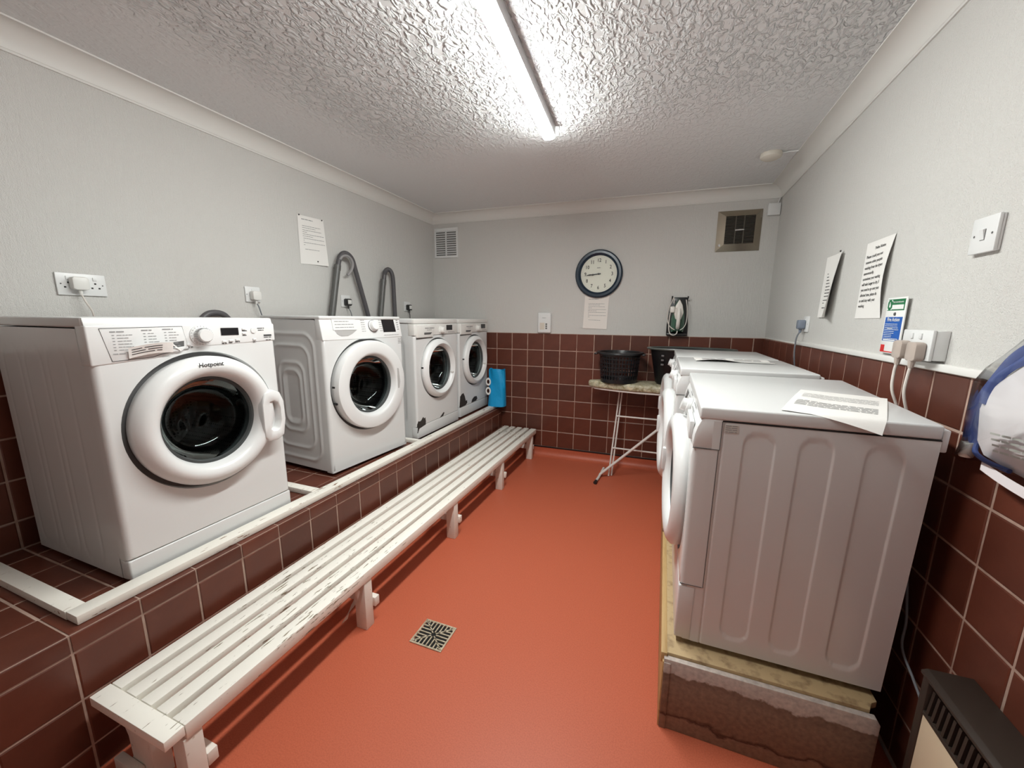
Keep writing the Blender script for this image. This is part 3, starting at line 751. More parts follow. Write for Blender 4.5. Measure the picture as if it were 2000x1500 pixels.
def reliefD(x, z):
    v = 0
    for cx in (.170, .305, .452):
        dd = pill_d(x, z, cx, .055, .745, .0385 if cx < .4 else .040); v += .0026*sstep(-.003, .003, -dd)
    v += .0025*math.exp(-((x-.077)/.0022)**2)
    return v
def dryer(label, loc, rx, w, h, relief=(reliefD, (240, 90)), dk=False):
    m, d = front_loader(label, loc, PI, w, h, .552, .452, .245, .165, .215, h-.128, relief, cy=w/2, depth=.036, rx=rx, relief_side=1, name='tumble_dryer', cat='tumble dryer', ledge=.040)
    # the door stands a little ajar, hinged on the side nearest the camera
    aj = math.radians(3.8); pv = Vector((0, w/2+.245, 0)); d.rotation_euler = (0, 0, aj); d.location = pv-Matrix.Rotation(aj, 3, 'Z') @ pv+Vector((.002, 0, 0))
    # curved fascia: a wedge leaning back, wrapping onto the side
    hh = h-.012
    prof = [(-.075, h-.127), (.0, h-.127), (.0005, h-.108), (-.002, h-.085), (-.008, h-.062), (-.017, h-.040), (-.029, h-.020), (-.044, h-.003), (-.075, h-.003)]
    part('control_panel', MB().prism(prof, .001, w-.0005, 'y', .004, 2), 'plastic', m)
    def fs_(u, v):
        pts = prof[1:8]
        for (xa, za), (xb, zb) in zip(pts[:-1], pts[1:]):
            if za <= v <= zb+1e-9: return (xa+(xb-xa)*(v-za)/(zb-za)+.001, u, v)
        return (.003, u, v)
    part('programme_knob', MB().lathe([(.030, 0), (.029, .012), (.024, .014), (.022, .030), (0, .032)], 'x', (0, 0, 0), 32, X=Matrix.Translation(fs_(w*.5, h-.075)) @ Matrix.Rotation(-.3, 4, 'Y')), 'plastic', m)
    part('filter_drawer', MB().box((-.004, w-.20, h-.118), (.010, w-.05, h-.060), .004), 'plastic', m)
    pr_ = MB()
    for k in range(5):
        add_bar(pr_, off(fs_, .0014), w*.30, w*.42, h-.045-.014*k, .004); add_bar(pr_, off(fs_, .0014), w*.60, w*.74, h-.045-.014*k, .004)
    part('panel_print', pr_, 'greyink', m, ang=0)
    part('display', MB().add([off(fs_, .0014)(*p) for p in ((.06, h-.10), (.13, h-.10), (.13, h-.06), (.06, h-.06))], [(0, 1, 2, 3)]), 'display', m, ang=0)
    part('door_grip', MB().box((.010, .10, .40), (.044, .125, .50), .006), 'plastic', d)
    # side seams of the plastic front
    se = MB()
    def sy(x, z): return (x, w+.0012, z)
    for a, b in (((-.072, h-.126), (-.072, h-.040)), ((-.072, h-.126), (.0, h-.126)), ((-.066, .219), (-.002, .219)), ((-.069, .219), (-.069, h-.128))):
        p, q = sy(*a), sy(*b); e = .0009
        dx, dz = (e, 0) if abs(b[1]-a[1]) > abs(b[0]-a[0]) else (0, e)
        se.box((min(p[0], q[0])-dx, w-.002, min(p[2], q[2])-dz), (max(p[0], q[0])+dx, w+.0012, max(p[2], q[2])+dz))
    part('seam', se, 'greyline', m, ang=0)
    part('lid_gap', MB().box((-.552, w-.004, h-.0405), (-.072, w+.0006, h-.0375)), 'seamdark', m, ang=0)
    part('lid_edge', MB().box((-.568, .004, h-.070), (-.553, w-.004, h-.012), .004), 'plastic', m)
    return m
dr1 = dryer('tumble dryer nearest the camera, its beige-shaded side pressed with three long upright grooves', (.103, 1.247+.605, PZT+.033), math.radians(-0.0), .605, .811)
dr1.rotation_euler = (-math.radians(2.3), 0, PI)
part('rating_label', MB().box((-.114, .605+.0002, .765), (-.078, .605+.0009, .740)), mat('clear_label', (.62, .60, .56), .4), dr1, 'small printed rating label')
rl = MB()
for k in range(4): add_bar(rl, lambda u, v: (-u, .6062, v), .081, .111, .761-.006*k, .0024)
part('label_print', rl, 'greyink', dr1, ang=0)
dryer('middle tumble dryer of the three, with a crumpled notice lying on its lid', (.070, 1.935+.60, PZT+.0015), 0, .60, .846, relief=flatfn)
dryer('farthest tumble dryer of the three, next to the large black tub', (.068, 2.565+.60, PZT+.0015), 0, .60, .846, relief=flatfn)

# ------------------------------------------------------------------ slatted bench
bn = thing('slatted_bench', 'long low white slatted bench with worn paint beside the tiled plinth', 'bench', (-1.28, .438, 0))
BX0, BX1, BY0, BY1, BZ = -1.447, -1.111, .438, 3.50, .273
def bl(x, y, z): return (x+1.28, y-.438, z)
def bbox(a, c, bev=.002): return MB().box(bl(*a), bl(*c), bev, 2)
sw = [.047, .047, .047, .047, .054]; gap = (BX1-BX0-sum(sw))/4; x = BX0
for i, w_ in enumerate(sw):
    part('slat', bbox((x, BY0+.048, BZ-(.032 if i < 4 else .046)), (x+w_, BY1, BZ)), 'bench', bn); x += w_+gap
part('end_rail', bbox((BX0-.002, BY0, BZ-.030), (BX1, BY0+.0465, BZ)), 'bench', bn)
for k, y in enumerate((.50, 1.166, 1.925, 2.668, 3.40)):
    part('leg', bbox((BX1-.060, y-.022, 0), (BX1-.003, y+.024, BZ-.0465), .003), 'legpaint', bn)
    if k == 0:
        part('leg', MB().prism([bl(a, 0, b)[0::2] for a, b in ((-1.405, 0), (-1.405, .02), (-1.388, .05), (-1.392, .12), (-1.405, .15), (-1.425, .165), (-1.43, .20), (-1.443, .213), (-1.443, .240), (-1.285, .240), (-1.285, 0))], y-.022-.438, y+.024-.438, 'y', .002), 'legpaint', bn)
        part('foot_block', bbox((-1.44, y-.045, 0), (-1.33, y-.0225, .045), .003), 'legpaint', bn)
    else:
        part('leg', bbox((BX0+.01, y-.022, 0), (BX0+.062, y+.024, BZ-.0325), .003), 'legpaint', bn)
    part('crosspiece', bbox((BX0+.02, y-.020, BZ-.080), (BX1-.0605, y+.020, BZ-.0328), .002), 'legpaint', bn)
    part('stretcher', bbox((BX0+.03, y+.0245, .085), (BX1-.004+(.012 if 0 < k < 4 else 0), y+.052, .128), .003), 'legpaint', bn)
strap = thing('cloth_strip', 'twisted off-white strip hanging under the bench near its second leg', 'strap', (-1.16, 1.112, .12))
def stp(u, v):
    c = spline([(-.045, 0, -.078), (-.032, .004, -.045), (-.010, 0, -.008), (.014, .004, .03), (.032, 0, .062), (.040, .002, .098)], 6); i = min(int(u*(len(c)-1)), len(c)-1)
    p = c[i]; a = u*3.2+.6; wd = .024-.010*u
    return (p.x+(v-.5)*wd*math.cos(a), p.y+(v-.5)*wd*1.2*math.sin(a), p.z+(v-.5)*wd*.8)
part('strip', MB().grid(stp, 28, 3), 'cord', strap, ang=60)

# ------------------------------------------------------------------ floor drain
dn = thing('floor_drain', 'square metal floor drain grate set in the red floor', 'drain', (-.833, 1.227, 0))
part('drain_pit', MB().box((-.066, -.058, .0003), (.066, .058, .0009)), 'void', dn, ang=0)
fr = MB()
for a, c in (((-.076, -.067), (.076, -.0592)), ((-.076, .0592), (.076, .067)), ((-.076, -.059), (-.0682, .059)), ((.0682, -.059), (.076, .059))): fr.box((*a, .0004), (*c, .0045), .0012, 1)
part('drain_frame', fr, 'castiron', dn)
gr = MB(); A_, B_ = .0685, .0595
def inw(x, y, q): return (abs(y)/B_ >= abs(x)/A_) if q else (abs(x)/A_ >= abs(y)/B_)
b_ = .0027
for sx in (-1, 1):
    for sy_ in (-1, 1):
        gr.prism([(sx*.005, sy_*.008), (sx*.009, sy_*.005), (sx*A_, sy_*(B_-.005)), (sx*(A_-.005), sy_*B_)], .0008, .0042, 'z')
for k in range(-3, 4):
    xx = k*.0172
    y_s = max(abs(xx)*B_/A_, .011)
    for s in (-1, 1): gr.box((xx-b_, s*y_s, .0008), (xx+b_, s*B_, .0042))
for k in range(-3, 4):
    yy_ = k*.0165; x_s = max(abs(yy_)*A_/B_, .012)
    for s in (-1, 1): gr.box((s*x_s, yy_-b_, .0008), (s*A_, yy_+b_, .0042))
part('drain_bars', gr, 'castiron', dn, ang=0)

# ------------------------------------------------------------------ things on the left wall
RL = (0, 0, PI/2)                          # local -Y faces the room (+X); local x runs along +Y
def lw(y, z, d=0): return (XL+d, y, z)
def socket(label, loc, rot, w=.086, h=.086, double=False, group=None, t=.009):
    s = thing('wall_socket', label, 'socket', loc, rot, group)
    part('face_plate', MB().box((-w/2, -t, -h/2), (w/2, -.0003, h/2), .0022, 2), 'plastic', s)
    xs = (-w*.27, w*.27) if double else (0,)
    for q in xs:
        part('switch_rocker', MB().box((q-.006, -t-.003, h*.20), (q+.006, -t+.001, h*.36), .001), 'plastic', s)
        if double:
            for hx, hz in ((-.011, -.012), (.011, -.012), (0, .006)): part('pin_hole', MB().box((q+hx-.0032, -t-.0003, hz-.003), (q+hx+.0032, -t+.001, hz+.003)), 'seamdark', s, ang=0)
    for q in (-w*.42, w*.42): part('screw', MB().lathe([(.0026, -t-.0006), (0, -t-.0008)], 'y', (q, 0, 0), 10), 'greyline', s)
    return s
def plug(label, loc, rot, path, m='oldplastic', cm='cord', r=.0032, shape='square', cat='plug', sz=(.050, .046), dp=.034, face=False):
    p = thing('plug_and_cord', label, cat, loc, rot)
    a, b = sz
    if shape == 'square':
        part('plug_body', MB().prism([(-a/2, -b/2), (-a*.30, -b*.62), (a*.30, -b*.62), (a/2, -b/2), (a/2, b*.35), (a*.36, b/2), (-a*.36, b/2), (-a/2, b*.35)], -dp, -.0005, 'y', .005, 2), m, p)
    else:
        part('plug_body', MB().lathe([(a*.5, -.0005), (a*.52, -dp*.5), (a*.44, -dp*.85), (a*.25, -dp), (0, -dp)], 'y', (0, 0, 0), 24), m, p)
    if face: part('plug_face', MB().box((-a*.34, -dp-.003, -b*.36), (a*.36, -dp+.001, b*.30), .003), 'oldplastic', p, 'white plug face')
    part('cord_grip', MB().tube([(0, -.017, -b*.5), (0, -.017, -b*.5-.026)], [r*2.3, r*1.5], 10), m, p)
    part('cord', MB().tube(spline([(0, -.017, -b*.5-.02)]+path, 7), r, 8), cm, p)
    return p
socket('white double socket above the nearest washing machine', lw(.897, 1.456), RL, .146, .086, True)
plug('square white plug and cord in the double socket above the nearest machine', lw(.882, 1.462, .0093), RL, [(.004, -.030, -.075), (.020, -.028, -.12), (.024, -.014, -.20), (.022, -.008, -.30)])
socket('single white socket between the nearest two washing machines', lw(1.604, 1.459), RL)
plug('white plug with a dark cord in the single socket between the nearest two machines', lw(1.606, 1.455, .0093), RL, [(.008, -.024, -.07), (.035, -.016, -.16), (.05, -.01, -.26)], cm='greycord')
socket('single white socket under the taller grey hose loop', lw(2.304, 1.452), RL)
plug('white-faced plug, its side shade painted dark, in the socket under the taller grey hose loop', lw(2.306, 1.447, .0093), RL, [(.012, -.024, -.07), (.035, -.016, -.13), (.05, -.01, -.24)], m='plugdark_shade', cm='greycord', face=True)  # body coloured dark for the shadow on the plug's side
socket('faint white socket near the back corner of the left wall', lw(3.045, 1.436), RL)
plug('small dark plug and cord in the socket near the back left corner', lw(3.045, 1.430, .0093), RL, [(.0, -.024, -.08), (.003, -.016, -.16), (0, -.01, -.24)], m='plugdark_shade', cm='plugdark_shade', face=True)
# notices
def sheet(label, loc, rot, w, h, fn, lines, m='paper', ink='ink', tacks=(), name='paper_notice', cat='notice', nu=16, nv=20):
    """fn(u,v) -> local point, u in 0..w, v in 0..h (v down from the top)"""
    s = thing(name, label, cat, loc, rot)
    part('sheet', MB().grid(lambda a, b: fn(a*w, b*h), nu, nv), m, s, ang=70)
    mb = MB()
    def on(u, v):
        p = Vector(fn(u, v)); e = .002; du = Vector(fn(u+e, v))-p; dv = Vector(fn(u, v+e))-p; n = du.cross(dv).normalized()
        if n.y > 0 and rot is not None and not label.startswith('loose'): n = -n
        if label.startswith('loose') and n.z < 0: n = -n
        return tuple(p+n*.0007)
    rng = random.Random(len(label))
    for ln in lines:
        if ln[0] == 'bar': add_bar(mb, lambda u, v: on(u, -v), ln[1], ln[2], -ln[3], ln[4], rng=rng)
        else: add_text(mb, lambda u, v: on(u, -v), ln[1], ln[2], -ln[3], ln[4], ln[5] if len(ln) > 5 else 'LEFT', .0002)
    part('printed_text', mb, ink, s, ang=0)
    for u, v in tacks:
        p = fn(u, v); part('tack', MB().lathe([(.0045, 0), (.004, -.004), (0, -.005)], 'y', p, 10), 'tack', s, 'dark blob of tack')
    return s
def rules(top=.022):
    L_ = [('bar', .028, .115, top, .0048)]
    for v, a, b in ((.062, .03, .17), (.074, .03, .13), (.088, .03, .175), (.100, .03, .062), (.113, .03, .19), (.125, .03, .105), (.139, .033, .19), (.151, .033, .04), (.165, .033, .193), (.179, .033, .047), (.206, .04, .145)):
        L_.append(('bar', a, b, v, .0032))
    return L_
sheet('white typed notice with dark tack blobs on the left wall above the second machine', lw(1.952, 1.975, .001), RL, .203, .300,
      lambda u, v: (u-.004*v/.3+.012*(v/.3)*(u/.2), -.0015-.012*(u/.2)**2*(v/.3), -v+.008*u/.2), rules(), 'paper', 'greyink', ((.012, .0), (.19, .004), (.125, .277)))
# hoses
def waste(label, y0, z0, y1, z1):
    t = thing('waste_pipe', label, 'pipe', lw(y0, z0))
    part('pipe', MB().tube([(.045, 0, 0), (.045, y1-y0, z1-z0)], .0215, 18), 'pipe', t)
    part('pipe_rim', MB().tube([(.045, (y1-y0)*.97, (z1-z0)*.97), (.045, y1-y0, z1-z0+.001)], .0235, 18), 'pipe', t)
    for f in (.2, .45): part('pipe_clip', MB().box((.002, (y1-y0)*f-.026, (z1-z0)*f-.008), (.045, (y1-y0)*f+.026, (z1-z0)*f+.008), .002), 'pipe', t)
    return t
waste('grey standpipe under the left end of the taller hose loop', 2.00, .80, 2.212, 1.695)
waste('grey standpipe under the left end of the shorter hose loop', 2.52, .80, 2.690, 1.640)
def hose(label, pts, r=.0165, ribs=True):
    t = thing('drain_hose', label, 'hose', lw(pts[0][1], pts[0][2]))
    P = spline([(p[0], p[1]-pts[0][1], p[2]-pts[0][2]) for p in pts], 26)
    part('hose', MB().tube(P, [r*(1+.06*(i % 2)) for i in range(len(P))], 12), 'hose', t, ang=0 if False else 50)
    return t
h1 = hose('taller grey drain hose looping over the left wall behind the second machine', [(.047, 2.212, 1.66), (.047, 2.222, 1.72), (.05, 2.25, 1.772), (.052, 2.295, 1.786), (.052, 2.345, 1.755), (.05, 2.375, 1.68), (.048, 2.43, 1.52), (.046, 2.485, 1.35), (.05, 2.54, 1.10)])
hk = spline([(.056, 2.225-2.212, 1.735-1.66), (.06, 2.25-2.212, 1.762-1.66), (.062, 2.30-2.212, 1.766-1.66), (.060, 2.338-2.212, 1.735-1.66), (.056, 2.338-2.212, 1.69-1.66), (.050, 2.315-2.212, 1.652-1.66), (.045, 2.298-2.212, 1.637-1.66)], 6)
part('hose_hook', MB().tube(hk, .010, 10), mat('grey_hook', (.30, .29, .29), .4), h1, 'pale grey hose hook')
h2 = hose('shorter grey drain hose looping over the left wall behind the third machine', [(.047, 2.690, 1.60), (.047, 2.700, 1.675), (.05, 2.715, 1.712), (.052, 2.748, 1.728), (.052, 2.785, 1.708), (.05, 2.805, 1.65), (.048, 2.81, 1.52), (.046, 2.815, 1.36), (.05, 2.82, 1.10)])
hose('dark grey hose just peeping over the lid of the nearest machine', [(.036, 1.22, 1.10), (.036, 1.28, 1.27), (.036, 1.32, 1.335), (.036, 1.37, 1.352), (.036, 1.42, 1.335), (.036, 1.46, 1.26), (.036, 1.50, 1.10)], .015)

# ------------------------------------------------------------------ things on the back wall
RBk = (0, 0, RB)
def on_back(x, z, d=0): return back_loc(x, z, d)
vt = thing('wall_vent', 'white louvred vent in the top left corner of the back wall', 'vent', on_back(-2.08, 2.062), RBk)
part('frame', MB().box((-.128, -.012, .112), (.128, -.0003, .140), .002).box((-.128, -.012, -.140), (.128, -.0003, -.118), .002).box((-.128, -.012, -.1182), (-.112, -.0003, .1122), .001).box((.112, -.012, -.1182), (.128, -.0003, .1122), .001).box((-.006, -.013, -.118), (.006, -.001, .112), .001), 'plastic', vt)
part('backing', MB().box((-.113, -.0022, -.119), (.113, -.0005, .113)), mat('vent_dark', (.18, .18, .17), .7), vt, ang=0)
for k in range(11):
    z = -.108+k*.021
    for a, c in ((-.111, -.007), (.007, .111)):
        part('louvre', MB().add([(a, -.003, z+.012), (c, -.003, z+.012), (c, -.011, z), (a, -.011, z), (a, -.003, z+.0095), (c, -.003, z+.0095), (c, -.009, z), (a, -.009, z)], [(0, 1, 2, 3), (7, 6, 5, 4), (3, 2, 6, 7), (0, 4, 5, 1), (0, 3, 7, 4), (1, 5, 6, 2)]), 'plastic', vt, ang=0)
al = thing('co_alarm', 'small white rounded alarm box on the back wall beside the washing machines', 'alarm', on_back(-1.057, 1.300), RBk)
part('case', MB().box((-.064, -.036, -.094), (.064, -.0005, .094), .014, 4), 'plastic', al)
ap = MB()
add_bar(ap, lambda u, v: (u, -.0365, v), -.018, .018, .045, .004)
part('logo_print', ap, 'greyink', al, ang=0)
part('warm_panel', MB().box((-.040, -.0368, -.062), (.006, -.0355, .0)), mat('beige_print', (.66, .60, .52), .5), al, ang=0)
for k in range(3): part('indicator', MB().lathe([(.009, -.0355), (.008, -.0375), (0, -.0378)], 'y', (.022, 0, -.012-.019*k), 14), mat('grey_button', (.16, .15, .14), .5), al)
# clock
ck = thing('wall_clock', 'round clock with a navy rim on the back wall', 'clock', on_back(-.578, 1.728), RBk)
R_ = .2045
part('rim', MB().lathe([(.20, -.0005), (R_, -.008), (R_, -.020), (R_-.012, -.034), (R_-.030, -.034), (R_-.046, -.022), (R_-.049, -.008)], 'y', (0, 0, 0), 72), 'clockrim', ck, 'navy blue rim')
part('dial', MB().lathe([(.158, -.0105), (0, -.0105)], 'y', (0, 0, 0), 64), 'clockface', ck)
nm = MB(); tl = math.radians(-2.5)
for k in range(1, 13):
    a = PI/2-k*PI/6-tl*0; add_text(nm, lambda u, v: (u, -.0112, v), str(k), .116*math.cos(a), .116*math.sin(a)-.001, .042, 'CENTER', .0006, .85)
add_bar(nm, lambda u, v: (u, -.0112, v), -.016, .016, .052, .004)
part('numerals', nm, 'ink', ck, ang=0)
mk = MB()
for k in range(60):
    a = 2*PI*k/60; c_, s_ = math.cos(a), math.sin(a); mk.add([(c_*.140-s_*.0006, -.0112, s_*.140+c_*.0006), (c_*.140+s_*.0006, -.0112, s_*.140-c_*.0006), (c_*.146+s_*.0006, -.0112, s_*.146-c_*.0006), (c_*.146-s_*.0006, -.0112, s_*.146+c_*.0006)], [(0, 1, 2, 3)])
part('minute_marks', mk, 'greyink', ck, ang=0)
def hand(name, ang, ln, w, y, tail=.018):
    X = Matrix.Rotation(-ang, 4, 'Y')
    part(name, MB().prism([(-tail, -w*.7), (ln*.5, -w*.5), (ln*.72, -w), (ln, 0), (ln*.72, w), (ln*.5, w*.5), (-tail, w*.7)], y, y-.0015, 'y', X=X), 'black', ck)
hand('hour_hand', PI+math.radians(7), .072, .0075, -.0135); hand('minute_hand', PI+math.radians(5.5), .108, .0060, -.0155); hand('second_hand', PI+math.radians(7), .135, .0012, -.0175)
part('hand_hub', MB().lathe([(.008, -.012), (.008, -.0185), (0, -.019)], 'y', (0, 0, 0), 20), 'black', ck)
part('clock_glass', MB().lathe([(.160, -.021), (0, -.0215)], 'y', (0, 0, 0), 48), glass_mat('clock_lens', (.97, .97, .96), .0, .03, 1.25), ck)
sheet('typed notice hanging on the back wall just below the clock', on_back(-.690, 1.560, .001), RBk, .212, .305,
      lambda u, v: (u-.010*v/.3, -.0015-.004*(v/.3)**2, -v-.004*u/.2), [(a, b+.006, c+.006, d+.022, e) for a, b, c, d, e in rules(.045-.022)], 'paperwarm', 'greyink')
# extractor fan
fn_ = thing('extractor_fan', 'bronze steel extractor fan grille high on the right of the back wall', 'extractor fan', on_back(.482, 2.024), RBk)
O = [(-.155, -.152), (.152, -.152), (.152, .150), (-.155, .150)]; I_ = [(-.100, -.100), (.102, -.100), (.102, .103), (-.100, .103)]
fv = [(p[0], -.004, p[1]) for p in O]+[(p[0], -.034, p[1]) for p in I_]+[(p[0], -.0003, p[1]) for p in O]+[(p[0], -.024, p[1]) for p in I_]
ff = []
for i in range(4):
    j = (i+1) % 4; ff += [(i, j, 4+j, 4+i), (8+i, 8+j, j, i), (4+i, 4+j, 12+j, 12+i)]
part('steel_surround', MB().add(fv, ff), 'steel', fn_, ang=0)
part('fan_void', MB().box((-.101, -.0235, -.101), (.103, -.0215, .104)), 'void', fn_, ang=0)
for k in range(19):
    z = -.095+k*.0105; part('grille_bar', MB().box((-.099, -.033, z), (.101, -.0245, z+.0032)), mat('grille_brown', (.10, .085, .065), .4) if k == 0 else bpy.data.materials['grille_brown'], fn_, ang=0)
part('grille_post', MB().box((-.032, -.0335, -.099), (-.026, -.0245, .102)).box((.026, -.0335, -.099), (.032, -.0245, .102)), bpy.data.materials['grille_brown'], fn_, ang=0)
part('centre_badge', MB().box((-.030, -.036, -.003), (.032, -.033, .006), .001), 'chrome', fn_)
part('key_switch', MB().lathe([(.011, -.012), (.010, -.021), (.004, -.022), (0, -.020)], 'y', (-.128, 0, -.105), 20), 'chrome', fn_)
jb = thing('junction_box', 'small white junction box in the top right corner of the back wall', 'junction box', on_back(.700, 2.160), RBk)
part('box_lid', MB().box((-.040, -.030, -.042), (.042, -.0005, .042), .003), 'plastic', jb)
part('cable_stub', MB().tube([(.025, -.015, .0422), (.028, -.015, .062), (.036, -.017, .082)], .004, 8), 'plastic', jb)
# iron hanging in its holder
ir = thing('iron_holder', 'black plastic wall holder behind the green steam iron', 'iron holder', on_back(.094, 1.206), RBk)
part('back_plate', MB().prism([(-.083, .004), (-.06, -.0), (.06, 0), (.083, .004), (.082, .09), (.07, .22), (.066, .30), (.060, .317), (-.052, .317), (-.060, .30), (-.072, .2), (-.083, .09)], -.016, -.0005, 'y', .004), 'black', ir)
part('base_tray', MB().box((-.080, -.060, .001), (.080, -.0162, .022), .006), 'black', ir)
part('hook', MB().tube(spline([(-.052, -.012, .300), (-.055, -.04, .306), (-.055, -.05, .325)], 5), .006, 8), 'black', ir); part('hook', MB().tube(spline([(.060, -.012, .300), (.064, -.04, .306), (.066, -.05, .322)], 5), .006, 8), 'black', ir)
io = thing('steam_iron', 'green and white steam iron hung point-up on the back wall with its cord wrapped round', 'iron', on_back(.094, 1.232, .017), RBk)
sole = [(0, .285), (.022, .25), (.044, .19), (.055, .12), (.056, .03), (.05, 0), (-.05, 0), (-.056, .03), (-.055, .12), (-.044, .19), (-.022, .25)]
part('soleplate', MB().prism(sole, -.006, -.0005, 'y', .002), 'chrome', io)
def body_l(sc, y0, y1, zs=1, zo=0): return [(p[0]*sc, p[1]*zs+zo) for p in sole]
bdy = MB(); ls = [(1.0, -.0065, 1, 0), (.98, -.02, .98, .002), (.86, -.045, .92, .006), (.55, -.062, .80, .02)]
vs = []; fs = []; n = len(sole)
for sc, y, zs, zo in ls: vs += [(a, y, b) for a, b in body_l(sc, 0, 0, zs, zo)]
for k in range(len(ls)-1):
    for i in range(n): j = (i+1) % n; fs.append((k*n+i, k*n+j, (k+1)*n+j, (k+1)*n+i))
fs.append(tuple(range((len(ls)-1)*n, len(ls)*n))); bdy.add(vs, fs)
part('body', bdy, 'irongreen', io, 'green translucent body')
part('nose_cover', MB().prism([(0, .272), (.026, .225), (.037, .165), (.022, .11), (-.022, .11), (-.037, .165), (-.026, .225)], -.078, -.03, 'y', .008, 3), 'ironwhite', io, 'white nose cover')
part('handle', MB().tube(spline([(0, -.060, .20), (0, -.095, .17), (0, -.105, .11), (0, -.095, .06), (0, -.062, .035)], 6), [.015]*25, 12), 'ironwhite', io)
part('heel', MB().box((-.022, -.08, .015), (.022, -.045, .085), .008, 3), mat('iron_dark_green', (.02, .06, .04), .35), io)
cpath = spline([(0, -.075, .02), (-.005, -.08, -.005), (-.03, -.08, -.018), (-.058, -.075, .0), (-.068, -.06, .06), (-.066, -.055, .14), (-.055, -.065, .19), (-.02, -.085, .20), (-.01, -.09, .17)], 8)
part('cord', MB().tube(cpath, .0042, 8), 'cord', io, 'white cord')
part('cord', MB().tube(spline([(.05, -.055, .27), (.062, -.06, .20), (.066, -.06, .12), (.055, -.065, .06), (.02, -.075, .025), (-.03, -.07, .03), (-.07, -.055, .07), (-.085, -.04, .14), (-.075, -.045, .20), (-.055, -.06, .26), (-.045, -.06, .285), (-.04, -.05, .24)], 8), .0034, 8), 'cord', io, 'white cord')
part('plug_body', MB().box((-.068, -.095, .165), (-.032, -.062, .215), .008, 3), 'ironwhite', io)

# ------------------------------------------------------------------ ironing board with two baskets, airer behind
ib = thing('ironing_board', 'ironing board with a beige patterned cover standing along the back wall', 'ironing board', (0, 3.365, 0))
def out_(s):
    pts = []
    for k in range(13):
        a = PI/2+k/12*PI; pts.append((-.44+.165*s*math.cos(a)*1.05, .155*s*math.sin(a)))
    return [(.62, -.155*s)] + [] + [(p[0], p[1]) for p in reversed(pts)] + [(.62, .155*s)]
poly = [(.62, -.155), (.10, -.157), (-.18, -.150), (-.36, -.120), (-.50, -.075), (-.575, -.035), (-.600, 0), (-.575, .035), (-.50, .075), (-.36, .120), (-.18, .150), (.10, .157), (.62, .155)]
part('cover', MB().prism(poly, .758, .818, 'z', .022, 4), 'cover', ib, 'beige patterned cover')
part('board', MB().prism([(a*.93, b*.90) for a, b in poly], .744, .7575, 'z', .003), 'whitemetal', ib)
part('leg', MB().tube([(-.435, -.165, .022), (.31, -.02, .742)], .0115, 12), 'whitemetal', ib, 'diagonal white tube leg')
ft = part('foot_bar', MB().tube([(-.425, .0, .02), (-.43, -.10, .016), (-.437, -.22, .016), (-.445, -.30, .014)], .011, 12), 'whitemetal', ib)
part('foot_cap', MB().tube([(-.4445, -.295, .0145), (-.4475, -.335, .0145)], .0138, 12), 'black', ft, 'black rubber cap')
part('brace', MB().tube([(-.005, -.10, .741), (.11, -.09, .60)], .007, 8), 'whitemetal', ib)
ar = thing('clothes_airer', 'folded white metal airer with rungs leaning on the tiles behind the ironing board', 'airer', (-.365, 3.24, 0))
for q in (0, .022, .78, .80): part('upright', MB().tube([(q, 0 if q in (0, .8) else .02, .005), (q+.03, .26, .732)], .0068, 8), 'whitemetal', ar)
for z in (.235, .50): part('rung', MB().tube([(.03*z/.75, .26*z/.75, z), (.80+.03*z/.75, .26*z/.75, z)], .0072, 8), 'whitemetal', ar)
# laundry basket with a slotted wall
bk = thing('laundry_basket', 'round black slotted laundry basket on the nose of the ironing board', 'laundry basket', (-.339, 3.362, .8185))
def br(z): return .148+.018*z/.245
part('base', MB().lathe([(0, .004), (.144, .004), (.150, .0), (.152, .03), (.148, .03), (.144, .008), (0, .008)], 'z', seg=48), 'basket', bk)
wv = MB(); nb = 38
for k in range(nb):
    a = 2*PI*k/nb; X = Matrix.Rotation(a, 4, 'Z')
    wv.add([(br(z)+dx, dy, z) for z in (.028, .222) for dx, dy in ((-.0015, -.0042), (.0015, -.0042), (.0015, .0042), (-.0015, .0042))], [(0, 1, 5, 4), (1, 2, 6, 5), (2, 3, 7, 6), (3, 0, 4, 7)], X)
for z in (.062, .096, .130, .164, .198): wv.lathe([(br(z)-.002, z-.0035), (br(z)+.002, z-.0035), (br(z)+.002, z+.0035), (br(z)-.002, z+.0035)], 'z', seg=48, close=True)
part('slotted_wall', wv, 'basket', bk)
part('rim', MB().lathe([(.162, .218), (.168, .218), (.171, .240), (.188, .246), (.190, .236), (.195, .238), (.192, .252), (.170, .252), (.166, .240)], 'z', seg=56, close=True), 'basket', bk)
part('handle', MB().box((.180, -.065, .226), (.208, .065, .240), .005), 'basket', bk); part('handle', MB().box((-.208, -.065, .226), (-.180, .065, .240), .005), 'basket', bk)
tb = thing('laundry_tub', 'large oval black laundry tub at the dryer end of the ironing board', 'tub', (.205, 3.372, .8185))
E_ = (1.0, .52)
part('tub_wall', MB().lathe([(0, .002), (.235, .002), (.25, .014), (.30, .275), (.305, .292), (.301, .292), (.296, .277), (.244, .016), (0, .008)], 'z', seg=72, ell=E_), 'tub', tb)
part('rim', MB().lathe([(.300, .284), (.325, .284), (.333, .292), (.328, .300), (.300, .298)], 'z', seg=72, ell=E_, close=True), 'tubsheen', tb, 'rim with its grey shine painted in')  # grey here is painted sheen, the tub itself is black
for k in range(3): part('vent_slot', MB().box((-.215, -.130, .235-.035*k), (-.195, -.118, .247-.035*k), .001), mat('slot_light', (.16, .15, .15), .3) if k == 0 else bpy.data.materials['slot_light'], tb)

